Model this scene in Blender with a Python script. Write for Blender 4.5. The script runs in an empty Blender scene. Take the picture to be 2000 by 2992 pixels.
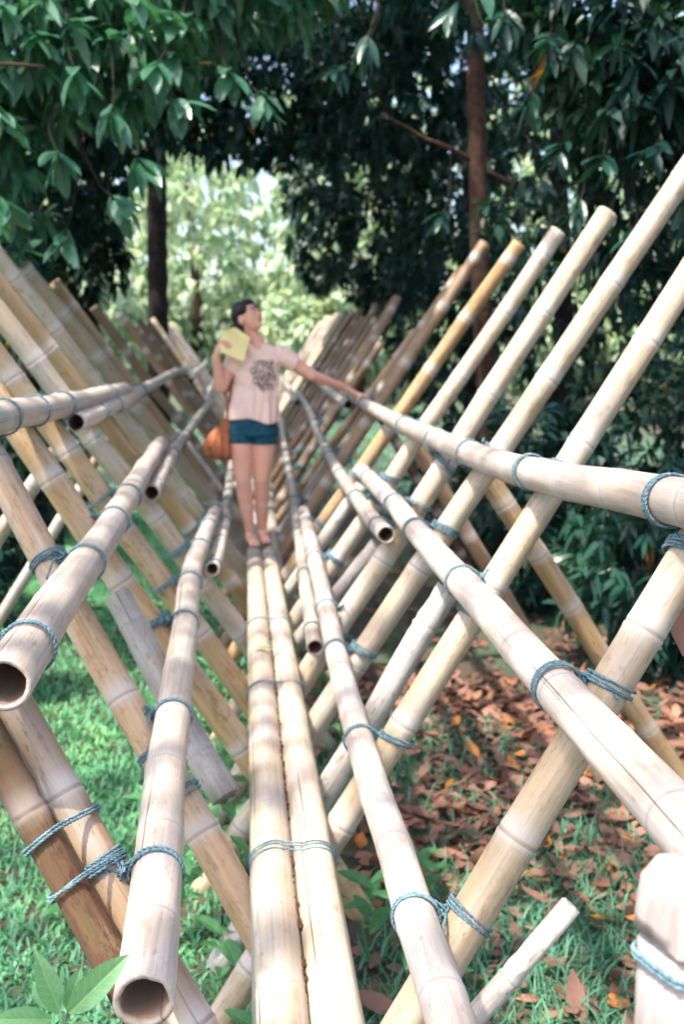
import bpy, bmesh, math, random
import numpy as np
from mathutils import Vector, Matrix, Quaternion

rng = np.random.default_rng(7)
random.seed(7)
SC = bpy.context.scene
COL = SC.collection
rad = math.radians
Z0 = 0.75                      # height of the walkway above the ground

# ------------------------------------------------------------------ camera, sky, sun, exposure
cam = bpy.data.cameras.new('camera')
cam.sensor_fit = 'VERTICAL'; cam.sensor_height = 36.0; cam.sensor_width = 24.0
cam.lens = 35.0; cam.clip_start = 0.05; cam.clip_end = 2000
cam.dof.use_dof = True; cam.dof.focus_distance = 1.75; cam.dof.aperture_fstop = 3.8
cam_o = bpy.data.objects.new('camera', cam); COL.objects.link(cam_o)
cam_o.location = (-0.115, 0, 1.28 + Z0)
cam_o.rotation_euler = (rad(90 - 9.293), 0, rad(-5.715))
SC.camera = cam_o

SUN_EL, SUN_AZ = 63.0, 235.0   # azimuth clockwise from +Y: behind the camera, a little to the left
world = bpy.data.worlds.new('World'); SC.world = world; world.use_nodes = True
wn = world.node_tree
bg = wn.nodes['Background']
sky = wn.nodes.new('ShaderNodeTexSky'); sky.sky_type = 'NISHITA'; sky.sun_disc = False
sky.sun_elevation = rad(SUN_EL); sky.sun_rotation = rad(SUN_AZ)
sky.dust_density = 3.5; sky.air_density = 1.0; sky.ozone_density = 0.7
wn.links.new(sky.outputs[0], bg.inputs[0]); bg.inputs[1].default_value = 0.15
sun = bpy.data.lights.new('sun', 'SUN'); sun.energy = 2.8; sun.angle = rad(1.0); sun.color = (1.0, 0.93, 0.82)
sun_o = bpy.data.objects.new('sun', sun); COL.objects.link(sun_o)
sd = Vector((math.sin(rad(SUN_AZ)) * math.cos(rad(SUN_EL)), math.cos(rad(SUN_AZ)) * math.cos(rad(SUN_EL)), math.sin(rad(SUN_EL))))
sun_o.rotation_euler = sd.to_track_quat('Z', 'Y').to_euler(); sun_o.location = (0, 0, 30)
SC.view_settings.view_transform = 'Standard'; SC.view_settings.look = 'None'
SC.view_settings.exposure = 1.85; SC.view_settings.gamma = 1.0; SC.view_settings.use_curve_mapping = False
SC.cycles.use_denoising = True
SC.cycles.max_bounces = 6; SC.cycles.diffuse_bounces = 3; SC.cycles.glossy_bounces = 2; SC.cycles.transmission_bounces = 3; SC.cycles.use_adaptive_sampling = True; SC.cycles.adaptive_threshold = 0.03; SC.cycles.sample_clamp_indirect = 6.0

# ------------------------------------------------------------------ helpers
def tag(o, label=None, cat=None, group=None, kind=None):
    if label: o['label'] = label
    if cat: o['category'] = cat
    if group: o['group'] = group
    if kind: o['kind'] = kind
    return o

def empty(name, loc=(0, 0, 0)):
    o = bpy.data.objects.new(name, None); o.location = loc; o.empty_display_size = 0.1
    COL.objects.link(o); return o

def link(name, me, mat=None, parent=None, smooth=True):
    o = bpy.data.objects.new(name, me); COL.objects.link(o)
    if mat is not None and not me.materials: me.materials.append(mat)
    if smooth: me.polygons.foreach_set('use_smooth', np.ones(len(me.polygons), bool))
    if parent is not None:
        o.parent = parent
        o.matrix_parent_inverse = Matrix.Translation(-Vector(parent.location))
    return o

def mesh_np(name, V, loops, starts, totals=None):
    V = np.asarray(V, np.float32).reshape(-1, 3); loops = np.asarray(loops, np.int32); starts = np.asarray(starts, np.int32)
    me = bpy.data.meshes.new(name)
    me.vertices.add(len(V)); me.vertices.foreach_set('co', V.ravel())
    me.loops.add(len(loops)); me.loops.foreach_set('vertex_index', loops)
    me.polygons.add(len(starts)); me.polygons.foreach_set('loop_start', starts)
    me.update(calc_edges=True); me.validate()
    return me

def mesh_faces(name, V, F):
    me = bpy.data.meshes.new(name); me.from_pydata([tuple(v) for v in V], [], [tuple(f) for f in F]); me.update(); return me

def fattr(me, name, vals):
    a = me.attributes.new(name, 'FLOAT', 'POINT'); a.data.foreach_set('value', np.asarray(vals, np.float32))

def frame_for(d):
    d = d / np.linalg.norm(d)
    a = np.array([0, 0, 1.]) if abs(d[2]) < 0.9 else np.array([1., 0, 0])
    u = np.cross(a, d); u /= np.linalg.norm(u); v = np.cross(d, u)
    return u, v, d

def sweep(P, R, n, cap=True, phase=0.0):
    """tube along points P with radii R; returns V, F, ring index per vertex"""
    P = np.asarray(P, float); m = len(P)
    R = np.full(m, R) if np.isscalar(R) else np.asarray(R, float)
    T = np.gradient(P, axis=0); T /= np.linalg.norm(T, axis=1)[:, None] + 1e-12
    u, v, _ = frame_for(T[0]); V = []
    ang = np.linspace(0, 2 * np.pi, n, endpoint=False) + phase
    for i in range(m):
        u = u - T[i] * (u @ T[i]); u /= np.linalg.norm(u); v = np.cross(T[i], u)
        V.append(P[i] + R[i] * (np.cos(ang)[:, None] * u + np.sin(ang)[:, None] * v))
    V = np.concatenate(V); F = []
    for i in range(m - 1):
        for j in range(n):
            k = (j + 1) % n
            F.append((i * n + j, i * n + k, (i + 1) * n + k, (i + 1) * n + j))
    if cap:
        F.append(tuple(range(n - 1, -1, -1))); F.append(tuple((m - 1) * n + j for j in range(n)))
    return V, F

def resample(P, step):
    P = np.asarray(P, float)
    d = np.r_[0, np.cumsum(np.linalg.norm(np.diff(P, axis=0), axis=1))]
    t = np.linspace(0, d[-1], max(3, int(d[-1] / step) + 1))
    return np.stack([np.interp(t, d, P[:, i]) for i in range(3)], 1), t

class Bag:
    def __init__(s): s.V = []; s.F = []; s.n = 0
    def add(s, V, F):
        V = np.asarray(V, float); s.V.append(V); s.F += [tuple(i + s.n for i in f) for f in F]; s.n += len(V)
    def mesh(s, name): return mesh_faces(name, np.concatenate(s.V), s.F)

def capsule(p0, p1, r0, r1, n=14, flat=False, sq=(1, 1)):
    """tapered limb with rounded (or flat) ends; sq squashes x and y"""
    p0, p1 = np.array(p0, float), np.array(p1, float); d = p1 - p0; Ln = np.linalg.norm(d); u, v, w = frame_for(d)
    st = []
    if flat: st = [(0, r0), (Ln, r1)]
    else:
        for a in np.linspace(-np.pi / 2 + .15, 0, 5): st.append((r0 * math.sin(a), r0 * math.cos(a)))
        for a in np.linspace(0, np.pi / 2 - .15, 5): st.append((Ln + r1 * math.sin(a), r1 * math.cos(a)))
    V = []; F = []; ang = np.linspace(0, 2 * np.pi, n, endpoint=False)
    for z, r in st: V.append(p0 + w * z + r * (np.cos(ang)[:, None] * u + np.sin(ang)[:, None] * v))
    V = np.concatenate(V); m = len(st)
    if sq != (1, 1):
        c = (p0 + p1) / 2; V[:, 0] = c[0] + (V[:, 0] - c[0]) * sq[0]; V[:, 1] = c[1] + (V[:, 1] - c[1]) * sq[1]
    for i in range(m - 1):
        for j in range(n): F.append((i * n + j, i * n + (j + 1) % n, (i + 1) * n + (j + 1) % n, (i + 1) * n + j))
    F.append(tuple(range(n - 1, -1, -1))); F.append(tuple((m - 1) * n + j for j in range(n)))
    return V, F
def ellipsoid(c, r, rot=None, n=18, m=12):
    V = []; F = []
    for i in range(1, m):
        a = np.pi * i / m
        for j in range(n):
            b = 2 * np.pi * j / n; V.append((math.sin(a) * math.cos(b) * r[0], math.sin(a) * math.sin(b) * r[1], math.cos(a) * r[2]))
    V += [(0, 0, r[2]), (0, 0, -r[2])]; V = np.array(V)
    if rot is not None: V = V @ np.array(rot).T
    V = V + np.array(c)
    for i in range(m - 2):
        for j in range(n): F.append((i * n + j, (i + 1) * n + j, (i + 1) * n + (j + 1) % n, i * n + (j + 1) % n))
    t = (m - 1) * n; l = (m - 2) * n
    for j in range(n):
        F.append((t, j, (j + 1) % n)); F.append((t + 1, l + (j + 1) % n, l + j))
    return V, F

# ------------------------------------------------------------------ materials
def new_mat(name):
    m = bpy.data.materials.new(name); m.use_nodes = True; nt = m.node_tree
    b = nt.nodes['Principled BSDF']; return m, nt, b

class NT:
    def __init__(s, nt): s.nt = nt
    def n(s, t, **kw):
        nd = s.nt.nodes.new(t)
        for k, v in kw.items():
            if k.startswith('i_'):
                key = k[2:]; key = int(key) if key.isdigit() else key
                s.put(nd.inputs[key], v)
            else: setattr(nd, k, v)
        return nd
    def put(s, sock, v):
        if isinstance(v, bpy.types.NodeSocket): s.nt.links.new(v, sock)
        else: sock.default_value = v
    def math(s, op, a, b=0.0, c=0.0, clamp=False):
        nd = s.nt.nodes.new('ShaderNodeMath'); nd.operation = op; nd.use_clamp = clamp
        s.put(nd.inputs[0], a); s.put(nd.inputs[1], b); s.put(nd.inputs[2], c); return nd.outputs[0]
    def vmath(s, op, a, b=(0, 0, 0)):
        nd = s.nt.nodes.new('ShaderNodeVectorMath'); nd.operation = op
        s.put(nd.inputs[0], a); s.put(nd.inputs[1], b); return nd.outputs[0]
    def mix(s, fac, a, b, mode='MIX'):
        nd = s.nt.nodes.new('ShaderNodeMix'); nd.data_type = 'RGBA'; nd.blend_type = mode
        s.put(nd.inputs[0], fac); s.put(nd.inputs[6], a); s.put(nd.inputs[7], b); return nd.outputs[2]
    def noise(s, vec, scale, detail=3.0, rough=0.55):
        nd = s.nt.nodes.new('ShaderNodeTexNoise'); s.put(nd.inputs['Vector'], vec)
        nd.inputs['Scale'].default_value = scale; nd.inputs['Detail'].default_value = detail; nd.inputs['Roughness'].default_value = rough
        return nd.outputs[0]
    def ramp(s, fac, a, b):
        nd = s.nt.nodes.new('ShaderNodeMapRange'); nd.interpolation_type = 'SMOOTHSTEP'
        s.put(nd.inputs[0], fac); nd.inputs[1].default_value = a; nd.inputs[2].default_value = b; return nd.outputs[0]
    def bump(s, h, strength, dist=0.01):
        nd = s.nt.nodes.new('ShaderNodeBump'); nd.inputs['Strength'].default_value = strength; nd.inputs['Distance'].default_value = dist
        s.put(nd.inputs['Height'], h); return nd.outputs[0]
    def attr(s, name):
        nd = s.nt.nodes.new('ShaderNodeAttribute'); nd.attribute_name = name; return nd.outputs['Fac']

def c4(c): return (c[0], c[1], c[2], 1.0)

def bamboo_mat(name, A, B, grey, grey_amt=0.5, stain=0.3, crack=0.0, rough=0.5):
    m, nt, b = new_mat(name); q = NT(nt)
    tc = q.n('ShaderNodeTexCoord').outputs['Object']
    rnd = q.n('ShaderNodeObjectInfo').outputs['Random']
    off = q.n('ShaderNodeCombineXYZ', i_0=q.math('MULTIPLY', rnd, 37.0), i_1=q.math('MULTIPLY', rnd, 91.0), i_2=q.math('MULTIPLY', rnd, 53.0)).outputs[0]
    p = q.vmath('ADD', tc, off)
    st = q.noise(q.vmath('MULTIPLY', p, (95, 95, 1.6)), 1.0, 4, 0.65)
    st2 = q.noise(q.vmath('MULTIPLY', p, (28, 28, 1.1)), 1.0, 3, 0.6)
    bl = q.noise(q.vmath('MULTIPLY', p, (9, 9, 2.6)), 1.0, 4, 0.6)
    sp = q.noise(q.vmath('MULTIPLY', p, (70, 70, 24)), 1.0, 3, 0.6)
    col = q.mix(q.ramp(st2, 0.3, 0.7), c4(A), c4(B))
    col = q.mix(q.math('MULTIPLY', q.ramp(bl, 0.38, 0.72), grey_amt), col, c4(grey))
    tone = q.math('ADD', q.math('MULTIPLY', rnd, 0.36), q.math('ADD', 0.62, q.math('MULTIPLY', q.noise(q.vmath('MULTIPLY', p, (2.0, 2.0, 1.3)), 1.0, 3), 0.36)))
    col = q.mix(1.0, col, q.n('ShaderNodeCombineColor', i_0=tone, i_1=tone, i_2=tone).outputs[0], 'MULTIPLY')
    fs = q.math('ADD', q.math('MULTIPLY', q.ramp(st, 0.2, 0.75), 0.32), 0.76)
    col = q.mix(1.0, col, q.n('ShaderNodeCombineColor', i_0=fs, i_1=fs, i_2=fs).outputs[0], 'MULTIPLY')
    col = q.mix(q.math('MULTIPLY', q.ramp(sp, 0.60, 0.76), stain), col, c4((0.09, 0.065, 0.05)))
    sp2 = q.noise(q.vmath('MULTIPLY', p, (16, 16, 7)), 1.0, 5, 0.7)
    col = q.mix(q.math('MULTIPLY', q.ramp(sp2, 0.58, 0.74), stain * 0.9), col, c4((0.20, 0.135, 0.075)))
    mo = q.noise(q.vmath('MULTIPLY', p, (26, 26, 10)), 1.0, 6, 0.78)
    col = q.mix(q.math('MULTIPLY', q.ramp(mo, 0.52, 0.66), min(1.0, stain * 0.95)), col, c4((A[0] * .48, A[1] * .41, A[2] * .34)))
    fl = q.noise(q.vmath('MULTIPLY', p, (150, 150, 26)), 1.0, 4, 0.7)
    col = q.mix(q.math('MULTIPLY', q.ramp(fl, 0.60, 0.70), min(1.0, stain * 1.1)), col, c4((A[0] * .40, A[1] * .36, A[2] * .33)))
    col = q.mix(q.math('MULTIPLY', q.attr('pale'), 0.6), col, c4((0.52, 0.48, 0.45)))
    col = q.mix(q.math('MULTIPLY', q.attr('line'), 0.6), col, c4((0.15, 0.11, 0.075)))
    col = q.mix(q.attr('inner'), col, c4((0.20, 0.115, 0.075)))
    h = q.math('ADD', q.math('MULTIPLY', st, 0.7), q.math('MULTIPLY', bl, 0.3))
    if crack > 0:
        sep = q.n('ShaderNodeSeparateXYZ', i_0=tc)
        ang = q.math('ARCTAN2', sep.outputs[1], sep.outputs[0])
        zz = q.n('ShaderNodeCombineXYZ', i_0=q.math('ADD', q.math('MULTIPLY', sep.outputs[2], 1.3), q.math('MULTIPLY', rnd, 77.0))).outputs[0]
        wob = q.math('MULTIPLY', q.math('SUBTRACT', q.noise(zz, 1.1, 4, 0.55), 0.5), 0.35)
        for ph, mul in ((0.0, 1.0), (1.9, 1.7), (4.1, 0.6)):
            a0 = q.math('SUBTRACT', q.math('MULTIPLY', q.math('FRACT', q.math('ADD', q.math('MULTIPLY', rnd, 7.3 * mul), ph * 0.21)), 6.0), 3.0)
            dd = q.math('ABSOLUTE', q.math('SUBTRACT', q.math('SUBTRACT', ang, a0), wob))
            zm = q.ramp(q.noise(q.vmath('ADD', zz, (ph, 0, 0)), 0.9, 2), 0.47, 0.56)
            ck = q.math('MULTIPLY', q.math('SUBTRACT', 1.0, q.ramp(dd, 0.012, 0.055)), q.math('MULTIPLY', zm, crack))
            col = q.mix(ck, col, c4((0.06, 0.05, 0.045)))
            h = q.math('SUBTRACT', h, q.math('MULTIPLY', ck, 1.2))
    nt.links.new(col, b.inputs['Base Color'])
    b.inputs['Roughness'].default_value = rough; b.inputs['Specular IOR Level'].default_value = 0.35
    nt.links.new(q.bump(h, 0.35, 0.004), b.inputs['Normal'])
    return m

M = {}
M['rail'] = bamboo_mat('rail_bamboo', (0.50, 0.425, 0.365), (0.42, 0.335, 0.27), (0.345, 0.325, 0.32), 0.9, 0.42, 0.7)
M['walk'] = bamboo_mat('walkway_bamboo', (0.54, 0.45, 0.35), (0.46, 0.355, 0.25), (0.35, 0.325, 0.32), 0.85, 0.45, 0.9)
M['arm'] = bamboo_mat('arm_bamboo', (0.46, 0.32, 0.17), (0.34, 0.20, 0.09), (0.38, 0.30, 0.22), 0.65, 0.85, 0.3)
M['arm_pale'] = bamboo_mat('pale_arm_bamboo', (0.51, 0.415, 0.305), (0.42, 0.31, 0.195), (0.40, 0.36, 0.325), 0.75, 0.7, 0.3)
M['arm_brown'] = bamboo_mat('brown_arm_bamboo', (0.30, 0.20, 0.12), (0.215, 0.13, 0.07), (0.25, 0.20, 0.155), 0.6, 0.8, 0.3)
M['arm_orange'] = bamboo_mat('orange_arm_bamboo', (0.46, 0.315, 0.185), (0.36, 0.215, 0.11), (0.43, 0.36, 0.31), 0.8, 0.7, 0.4)
M['brown'] = bamboo_mat('brown_bamboo', (0.115, 0.05, 0.028), (0.07, 0.03, 0.016), (0.085, 0.075, 0.03), 0.9, 0.9, 0.5, 0.85)
M['split'] = bamboo_mat('weathered_split_bamboo', (0.50, 0.46, 0.43), (0.42, 0.38, 0.34), (0.20, 0.19, 0.15), 0.55, 0.9, 0.9, 0.8)
M['post'] = bamboo_mat('post_wood', (0.37, 0.315, 0.295), (0.30, 0.25, 0.235), (0.26, 0.24, 0.235), 0.6, 0.3, 0.9, 0.75)

def simple(name, col, rough=0.6, spec=0.3, var=0.15, scale=20.0, bump=0.0, col2=None):
    m, nt, b = new_mat(name); q = NT(nt)
    tc = q.n('ShaderNodeTexCoord').outputs['Object']
    nz = q.noise(tc, scale, 4)
    c2 = col2 or tuple(x * (1 - var * 2) for x in col)
    nt.links.new(q.mix(q.ramp(nz, 0.3, 0.7), c4(col), c4(c2)), b.inputs['Base Color'])
    b.inputs['Roughness'].default_value = rough; b.inputs['Specular IOR Level'].default_value = spec
    if bump: nt.links.new(q.bump(nz, bump, 0.01), b.inputs['Normal'])
    return m

def leaf_mat(name, A, B, trans=0.3, rough=0.38, spec=0.5, yellow=0.0, tcol=None, vein=False):
    m, nt, b = new_mat(name); q = NT(nt)
    r = q.n('ShaderNodeNewGeometry').outputs['Random Per Island']
    col = q.mix(r, c4(A), c4(B))
    pn = q.noise(q.n('ShaderNodeTexCoord').outputs['Object'], 1.6, 2)
    col = q.mix(q.math('MULTIPLY', q.ramp(pn, .45, .7), .55), col, c4((B[0] * 1.5 + .008, B[1] * 1.35, B[2] * 1.1)))
    if yellow > 0:
        col = q.mix(q.ramp(r, 1 - yellow, 1 - yellow + 0.002), col, c4((0.32, 0.14, 0.025)))
    if vein:
        sep = q.n('ShaderNodeSeparateXYZ', i_0=q.n('ShaderNodeTexCoord').outputs['Object']); ax_ = q.math('ABSOLUTE', sep.outputs[0])
        mid = q.math('SUBTRACT', 1.0, q.ramp(ax_, .0006, .0018))
        sv = q.ramp(q.math('SINE', q.math('MULTIPLY', q.math('SUBTRACT', sep.outputs[1], q.math('MULTIPLY', ax_, 1.1)), 620.0)), .72, .98)
        vn = q.math('MAXIMUM', mid, q.math('MULTIPLY', sv, .45))
        col = q.mix(q.math('MULTIPLY', vn, .5), col, c4((B[0] * 2.0, B[1] * 1.6, B[2] * 1.7)))
        bn = q.noise(q.n('ShaderNodeTexCoord').outputs['Object'], 60, 3)
        col = q.mix(q.math('MULTIPLY', q.ramp(bn, .45, .75), .4), col, c4((A[0] * .6, A[1] * .65, A[2] * .6)))
        nt.links.new(q.bump(q.math('SUBTRACT', bn, vn), .5, .002), b.inputs['Normal'])
    nt.links.new(col, b.inputs['Base Color']); b.inputs['Roughness'].default_value = rough
    b.inputs['Specular IOR Level'].default_value = spec
    t = nt.nodes.new('ShaderNodeBsdfTranslucent')
    nt.links.new(q.mix(1.0, col, c4(tcol or (2.2, 2.6, 1.1)), 'MULTIPLY'), t.inputs[0])
    mx = nt.nodes.new('ShaderNodeMixShader'); mx.inputs[0].default_value = trans
    nt.links.new(b.outputs[0], mx.inputs[1]); nt.links.new(t.outputs[0], mx.inputs[2])
    nt.links.new(mx.outputs[0], nt.nodes['Material Output'].inputs[0])
    return m

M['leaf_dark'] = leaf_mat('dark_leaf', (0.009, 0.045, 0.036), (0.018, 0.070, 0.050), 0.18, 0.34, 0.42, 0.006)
M['leaf_shade'] = leaf_mat('shade_leaf', (0.005, 0.026, 0.022), (0.012, 0.045, 0.034), 0.15, 0.45, 0.22, 0.004)  # darkened copy of the dark leaf: shade within the foliage put into the colour
M['leaf_mid'] = leaf_mat('mid_leaf', (0.032, 0.115, 0.075), (0.06, 0.16, 0.095), 0.28, 0.3, 0.55, 0.01, (1.6, 2.3, 1.4))
M['leaf_far'] = leaf_mat('far_leaf', (0.21, 0.32, 0.205), (0.42, 0.48, 0.34), 0.35, 0.5, 0.35, 0.0, (1.5, 1.65, 1.3))  # extra pale: haze and sun glare of the distance put into the leaf colour
M['leaf_seed'] = leaf_mat('seedling_leaf', (0.10, 0.23, 0.11), (0.14, 0.28, 0.14), 0.3, 0.4, 0.4, vein=True)
M['grass'] = leaf_mat('grass_blade', (0.05, 0.18, 0.11), (0.11, 0.27, 0.175), 0.3, 0.5, 0.3, 0, (1.4, 2.0, 1.5))
M['lawn'] = leaf_mat('lawn_blade', (0.075, 0.27, 0.13), (0.17, 0.39, 0.21), 0.3, 0.5, 0.3, 0, (1.4, 1.9, 1.5))
M['weed'] = leaf_mat('weed_leaf', (0.05, 0.17, 0.07), (0.10, 0.25, 0.11), 0.3, 0.45, 0.4, vein=True)
M['litter'] = leaf_mat('dead_leaf', (0.07, 0.031, 0.023), (0.26, 0.14, 0.105), 0.08, 0.6, 0.25, 0.03, (1.2, 1, 0.8))
M['litter_orange'] = leaf_mat('orange_dead_leaf', (0.50, 0.20, 0.05), (0.42, 0.13, 0.04), 0.1, 0.5, 0.3, 0, (1.2, 1, 0.8))
M['bark'] = simple('brown_bark', (0.075, 0.043, 0.030), 0.9, 0.08, 0.3, 22, 0.9, (0.035, 0.024, 0.019))
M['bark_dark'] = simple('dark_bark', (0.03, 0.026, 0.024), 0.9, 0.1, 0.25, 9, 0.6)
M['rope'] = simple('teal_rope', (0.17, 0.26, 0.29), 0.85, 0.15, 0.3, 90, 0.3, (0.07, 0.135, 0.165))
M['soil'] = None

def ground_mat():
    m, nt, b = new_mat('ground_soil'); q = NT(nt)
    tc = q.n('ShaderNodeTexCoord').outputs['Object']
    a = q.noise(tc, 1.3, 5); d = q.noise(tc, 22, 5, 0.7)
    col = q.mix(q.ramp(a, 0.42, 0.58), c4((0.055, 0.045, 0.03)), c4((0.03, 0.10, 0.05)))
    col = q.mix(q.ramp(d, 0.35, 0.75), col, c4((0.09, 0.06, 0.04)))
    nt.links.new(col, b.inputs['Base Color']); b.inputs['Roughness'].default_value = 0.95
    nt.links.new(q.bump(d, 0.8, 0.03), b.inputs['Normal']); return m
M['soil'] = ground_mat()

# ------------------------------------------------------------------ ground
def gz(x, y):
    return 0.03 * np.sin(x * 0.9 + 1.3) * np.cos(y * 0.7) + 0.012 * np.sin(x * 3.1 + y * 2.3)

def make_ground():
    g = np.concatenate([-np.geomspace(400, 14, 14), np.linspace(-12, 12, 97), np.geomspace(14, 400, 14)])
    gy = np.concatenate([-np.geomspace(400, 14, 10), np.linspace(-12, 34, 140), np.geomspace(38, 600, 14)])
    X, Y = np.meshgrid(g, gy, indexing='ij'); far = np.clip((np.hypot(X, Y) - 14) / 10, 0, 1)
    Z = gz(X, Y) * (1 - far)
    n1, n2 = X.shape; idx = np.arange(n1 * n2).reshape(n1, n2)
    F = np.stack([idx[:-1, :-1], idx[1:, :-1], idx[1:, 1:], idx[:-1, 1:]], -1).reshape(-1, 4)
    me = mesh_np('ground', np.stack([X, Y, Z], -1), F.ravel(), np.arange(len(F)) * 4)
    o = link('ground', me, M['soil']); tag(o, kind='structure')
make_ground()

# ------------------------------------------------------------------ the bamboo bridge
ZC = -0.32                      # height of the crossings below the walkway
LEAN = rad(33.5); SL, CL = math.sin(LEAN), math.cos(LEAN)
def side_pt(side, s, y, off=0.0):
    """point on one side plane of the V: s along the slope, off towards the inside"""
    return np.array([side * (s * SL - off * CL), y, Z0 + ZC + s * CL + off * SL])

bridge = empty('bamboo_bridge', (0, 0, 0))
tag(bridge, 'narrow bamboo footbridge with V-shaped slanted pole sides, lashed rails and two-pole walkway', 'bridge')

NODEP = [(-0.034, 1.0, 0, 0), (-0.014, 1.012, .35, 0), (-0.003, 1.045, .8, 0), (0.0, 1.022, .6, .75), (0.004, 1.008, .6, .6), (0.010, 1.030, 1, .1), (0.024, 1.008, .75, 0), (0.055, 1.0, 0.2, 0), (0.09, 1.0, 0, 0)]
def pole(name, P, r0, r1, mat, parent, n=20, spacing=0.33, hollow0=False, hollow1=False, zig=0.003, node=1.0, half=False, rough=0.0):
    """a bamboo culm along points P: swollen nodes, small kinks at them, hollow open ends"""
    P = np.asarray(P, float); A = P[0]; D = P[-1] - P[0]; Ln = np.linalg.norm(D)
    u, v, w = frame_for(D)
    roll = rng.uniform(0, 6.28); u, v = u * math.cos(roll) + v * math.sin(roll), -u * math.sin(roll) + v * math.cos(roll)
    B = np.stack([u, v, w]); loc = (P - A) @ B.T
    d = np.r_[0, np.cumsum(np.linalg.norm(np.diff(P, axis=0), axis=1))]; tot = d[-1]
    nodes = []; t = rng.uniform(0.07, spacing)
    while t < tot - 0.04:
        nodes.append(t); t += spacing * rng.uniform(0.75, 1.25)
    zs = {0.0: (1, 0, 0), tot: (1, 0, 0)}
    for z in np.arange(0.08, tot, 0.11 if n > 14 else 0.2):
        if all(abs(z - q) > 0.06 for q in nodes): zs[float(z)] = (1, 0, 0)
    for q in nodes:
        for dz, k, pa, li in NODEP:
            if 0 < q + dz < tot: zs[q + dz] = (1 + (k - 1) * node, pa * node, li * node)
    ks = sorted(zs); kz = np.array(ks); prof = np.array([zs[k] for k in ks])
    C = np.stack([np.interp(kz, d, loc[:, i]) for i in range(3)], 1)
    kn = np.array([0] + nodes + [tot]); jit = rng.normal(0, zig, (len(kn), 2)); jit[0] = jit[-1] = 0
    C[:, 0] += np.interp(kz, kn, jit[:, 0]); C[:, 1] += np.interp(kz, kn, jit[:, 1])
    R = np.interp(kz, [0, tot], [r0, r1]) * prof[:, 0]
    arc = np.linspace(0, 2 * np.pi, n, endpoint=False) if not half else np.linspace(-1.75, 1.75, n)
    oval = 1 + 0.02 * np.cos(2 * arc + rng.uniform(0, 6))
    V = C[:, None, :] + (R[:, None] * oval[None, :])[..., None] * np.stack([np.cos(arc), np.sin(arc), 0 * arc], -1)[None]
    if rough > 0:
        V[:, :, :2] += rng.normal(0, rough, (len(kz), n, 2)); V[0, :, 2] += rng.normal(0, rough * 3, n); V[-1, :, 2] += rng.normal(0, rough * 3, n)
    m = len(kz); F = []
    nj = n if not half else n - 1
    for i in range(m - 1):
        for j in range(nj):
            k = (j + 1) % n; F.append((i * n + j, i * n + k, (i + 1) * n + k, (i + 1) * n + j))
    V = V.reshape(-1, 3); pale = np.repeat(prof[:, 1], n); line = np.repeat(prof[:, 2], n); inner = np.zeros(len(V))
    Vs, pa, li, inn = [V], [pale], [line], [inner]; cnt = len(V)
    if half:     # inside of the half pipe
        Vi = (C[:, None, :] + (R * 0.72)[:, None, None] * np.stack([np.cos(arc), np.sin(arc), 0 * arc], -1)[None]).reshape(-1, 3)
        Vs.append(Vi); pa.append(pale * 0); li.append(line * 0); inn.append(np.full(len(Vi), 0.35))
        for i in range(m - 1):
            for j in range(nj): F.append((cnt + (i + 1) * n + j, cnt + (i + 1) * n + j + 1, cnt + i * n + j + 1, cnt + i * n + j))
            F.append((i * n, (i + 1) * n, cnt + (i + 1) * n, cnt + i * n)); e = n - 1
            F.append((i * n + e, cnt + i * n + e, cnt + (i + 1) * n + e, (i + 1) * n + e))
        for j in range(nj):
            F.append((j + 1, j, cnt + j, cnt + j + 1)); o_ = (m - 1) * n
            F.append((o_ + j, o_ + j + 1, cnt + o_ + j + 1, cnt + o_ + j))
        cnt += len(Vi)
    else:
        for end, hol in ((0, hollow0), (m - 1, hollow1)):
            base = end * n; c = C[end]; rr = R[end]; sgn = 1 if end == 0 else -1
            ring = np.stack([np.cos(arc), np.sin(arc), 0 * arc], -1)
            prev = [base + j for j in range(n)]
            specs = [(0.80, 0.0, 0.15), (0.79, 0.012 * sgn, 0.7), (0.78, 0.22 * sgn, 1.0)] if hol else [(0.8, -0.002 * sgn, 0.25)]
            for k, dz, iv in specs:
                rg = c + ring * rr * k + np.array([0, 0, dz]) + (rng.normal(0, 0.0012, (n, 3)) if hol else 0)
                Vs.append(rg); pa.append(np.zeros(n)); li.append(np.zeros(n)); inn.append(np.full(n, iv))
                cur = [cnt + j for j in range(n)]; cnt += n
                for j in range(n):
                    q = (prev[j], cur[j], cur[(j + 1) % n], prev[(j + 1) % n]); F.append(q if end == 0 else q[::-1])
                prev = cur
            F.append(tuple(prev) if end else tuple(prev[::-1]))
    me = mesh_faces(name, np.concatenate(Vs), F)
    fattr(me, 'pale', np.concatenate(pa)); fattr(me, 'line', np.concatenate(li)); fattr(me, 'inner', np.concatenate(inn))
    o = link(name, me, mat, parent)
    Mx = Matrix(((u[0], v[0], w[0], A[0]), (u[1], v[1], w[1], A[1]), (u[2], v[2], w[2], A[2]), (0, 0, 0, 1)))
    o.matrix_world = Mx if parent is None else Mx
    o.matrix_basis = Mx
    return o

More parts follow.
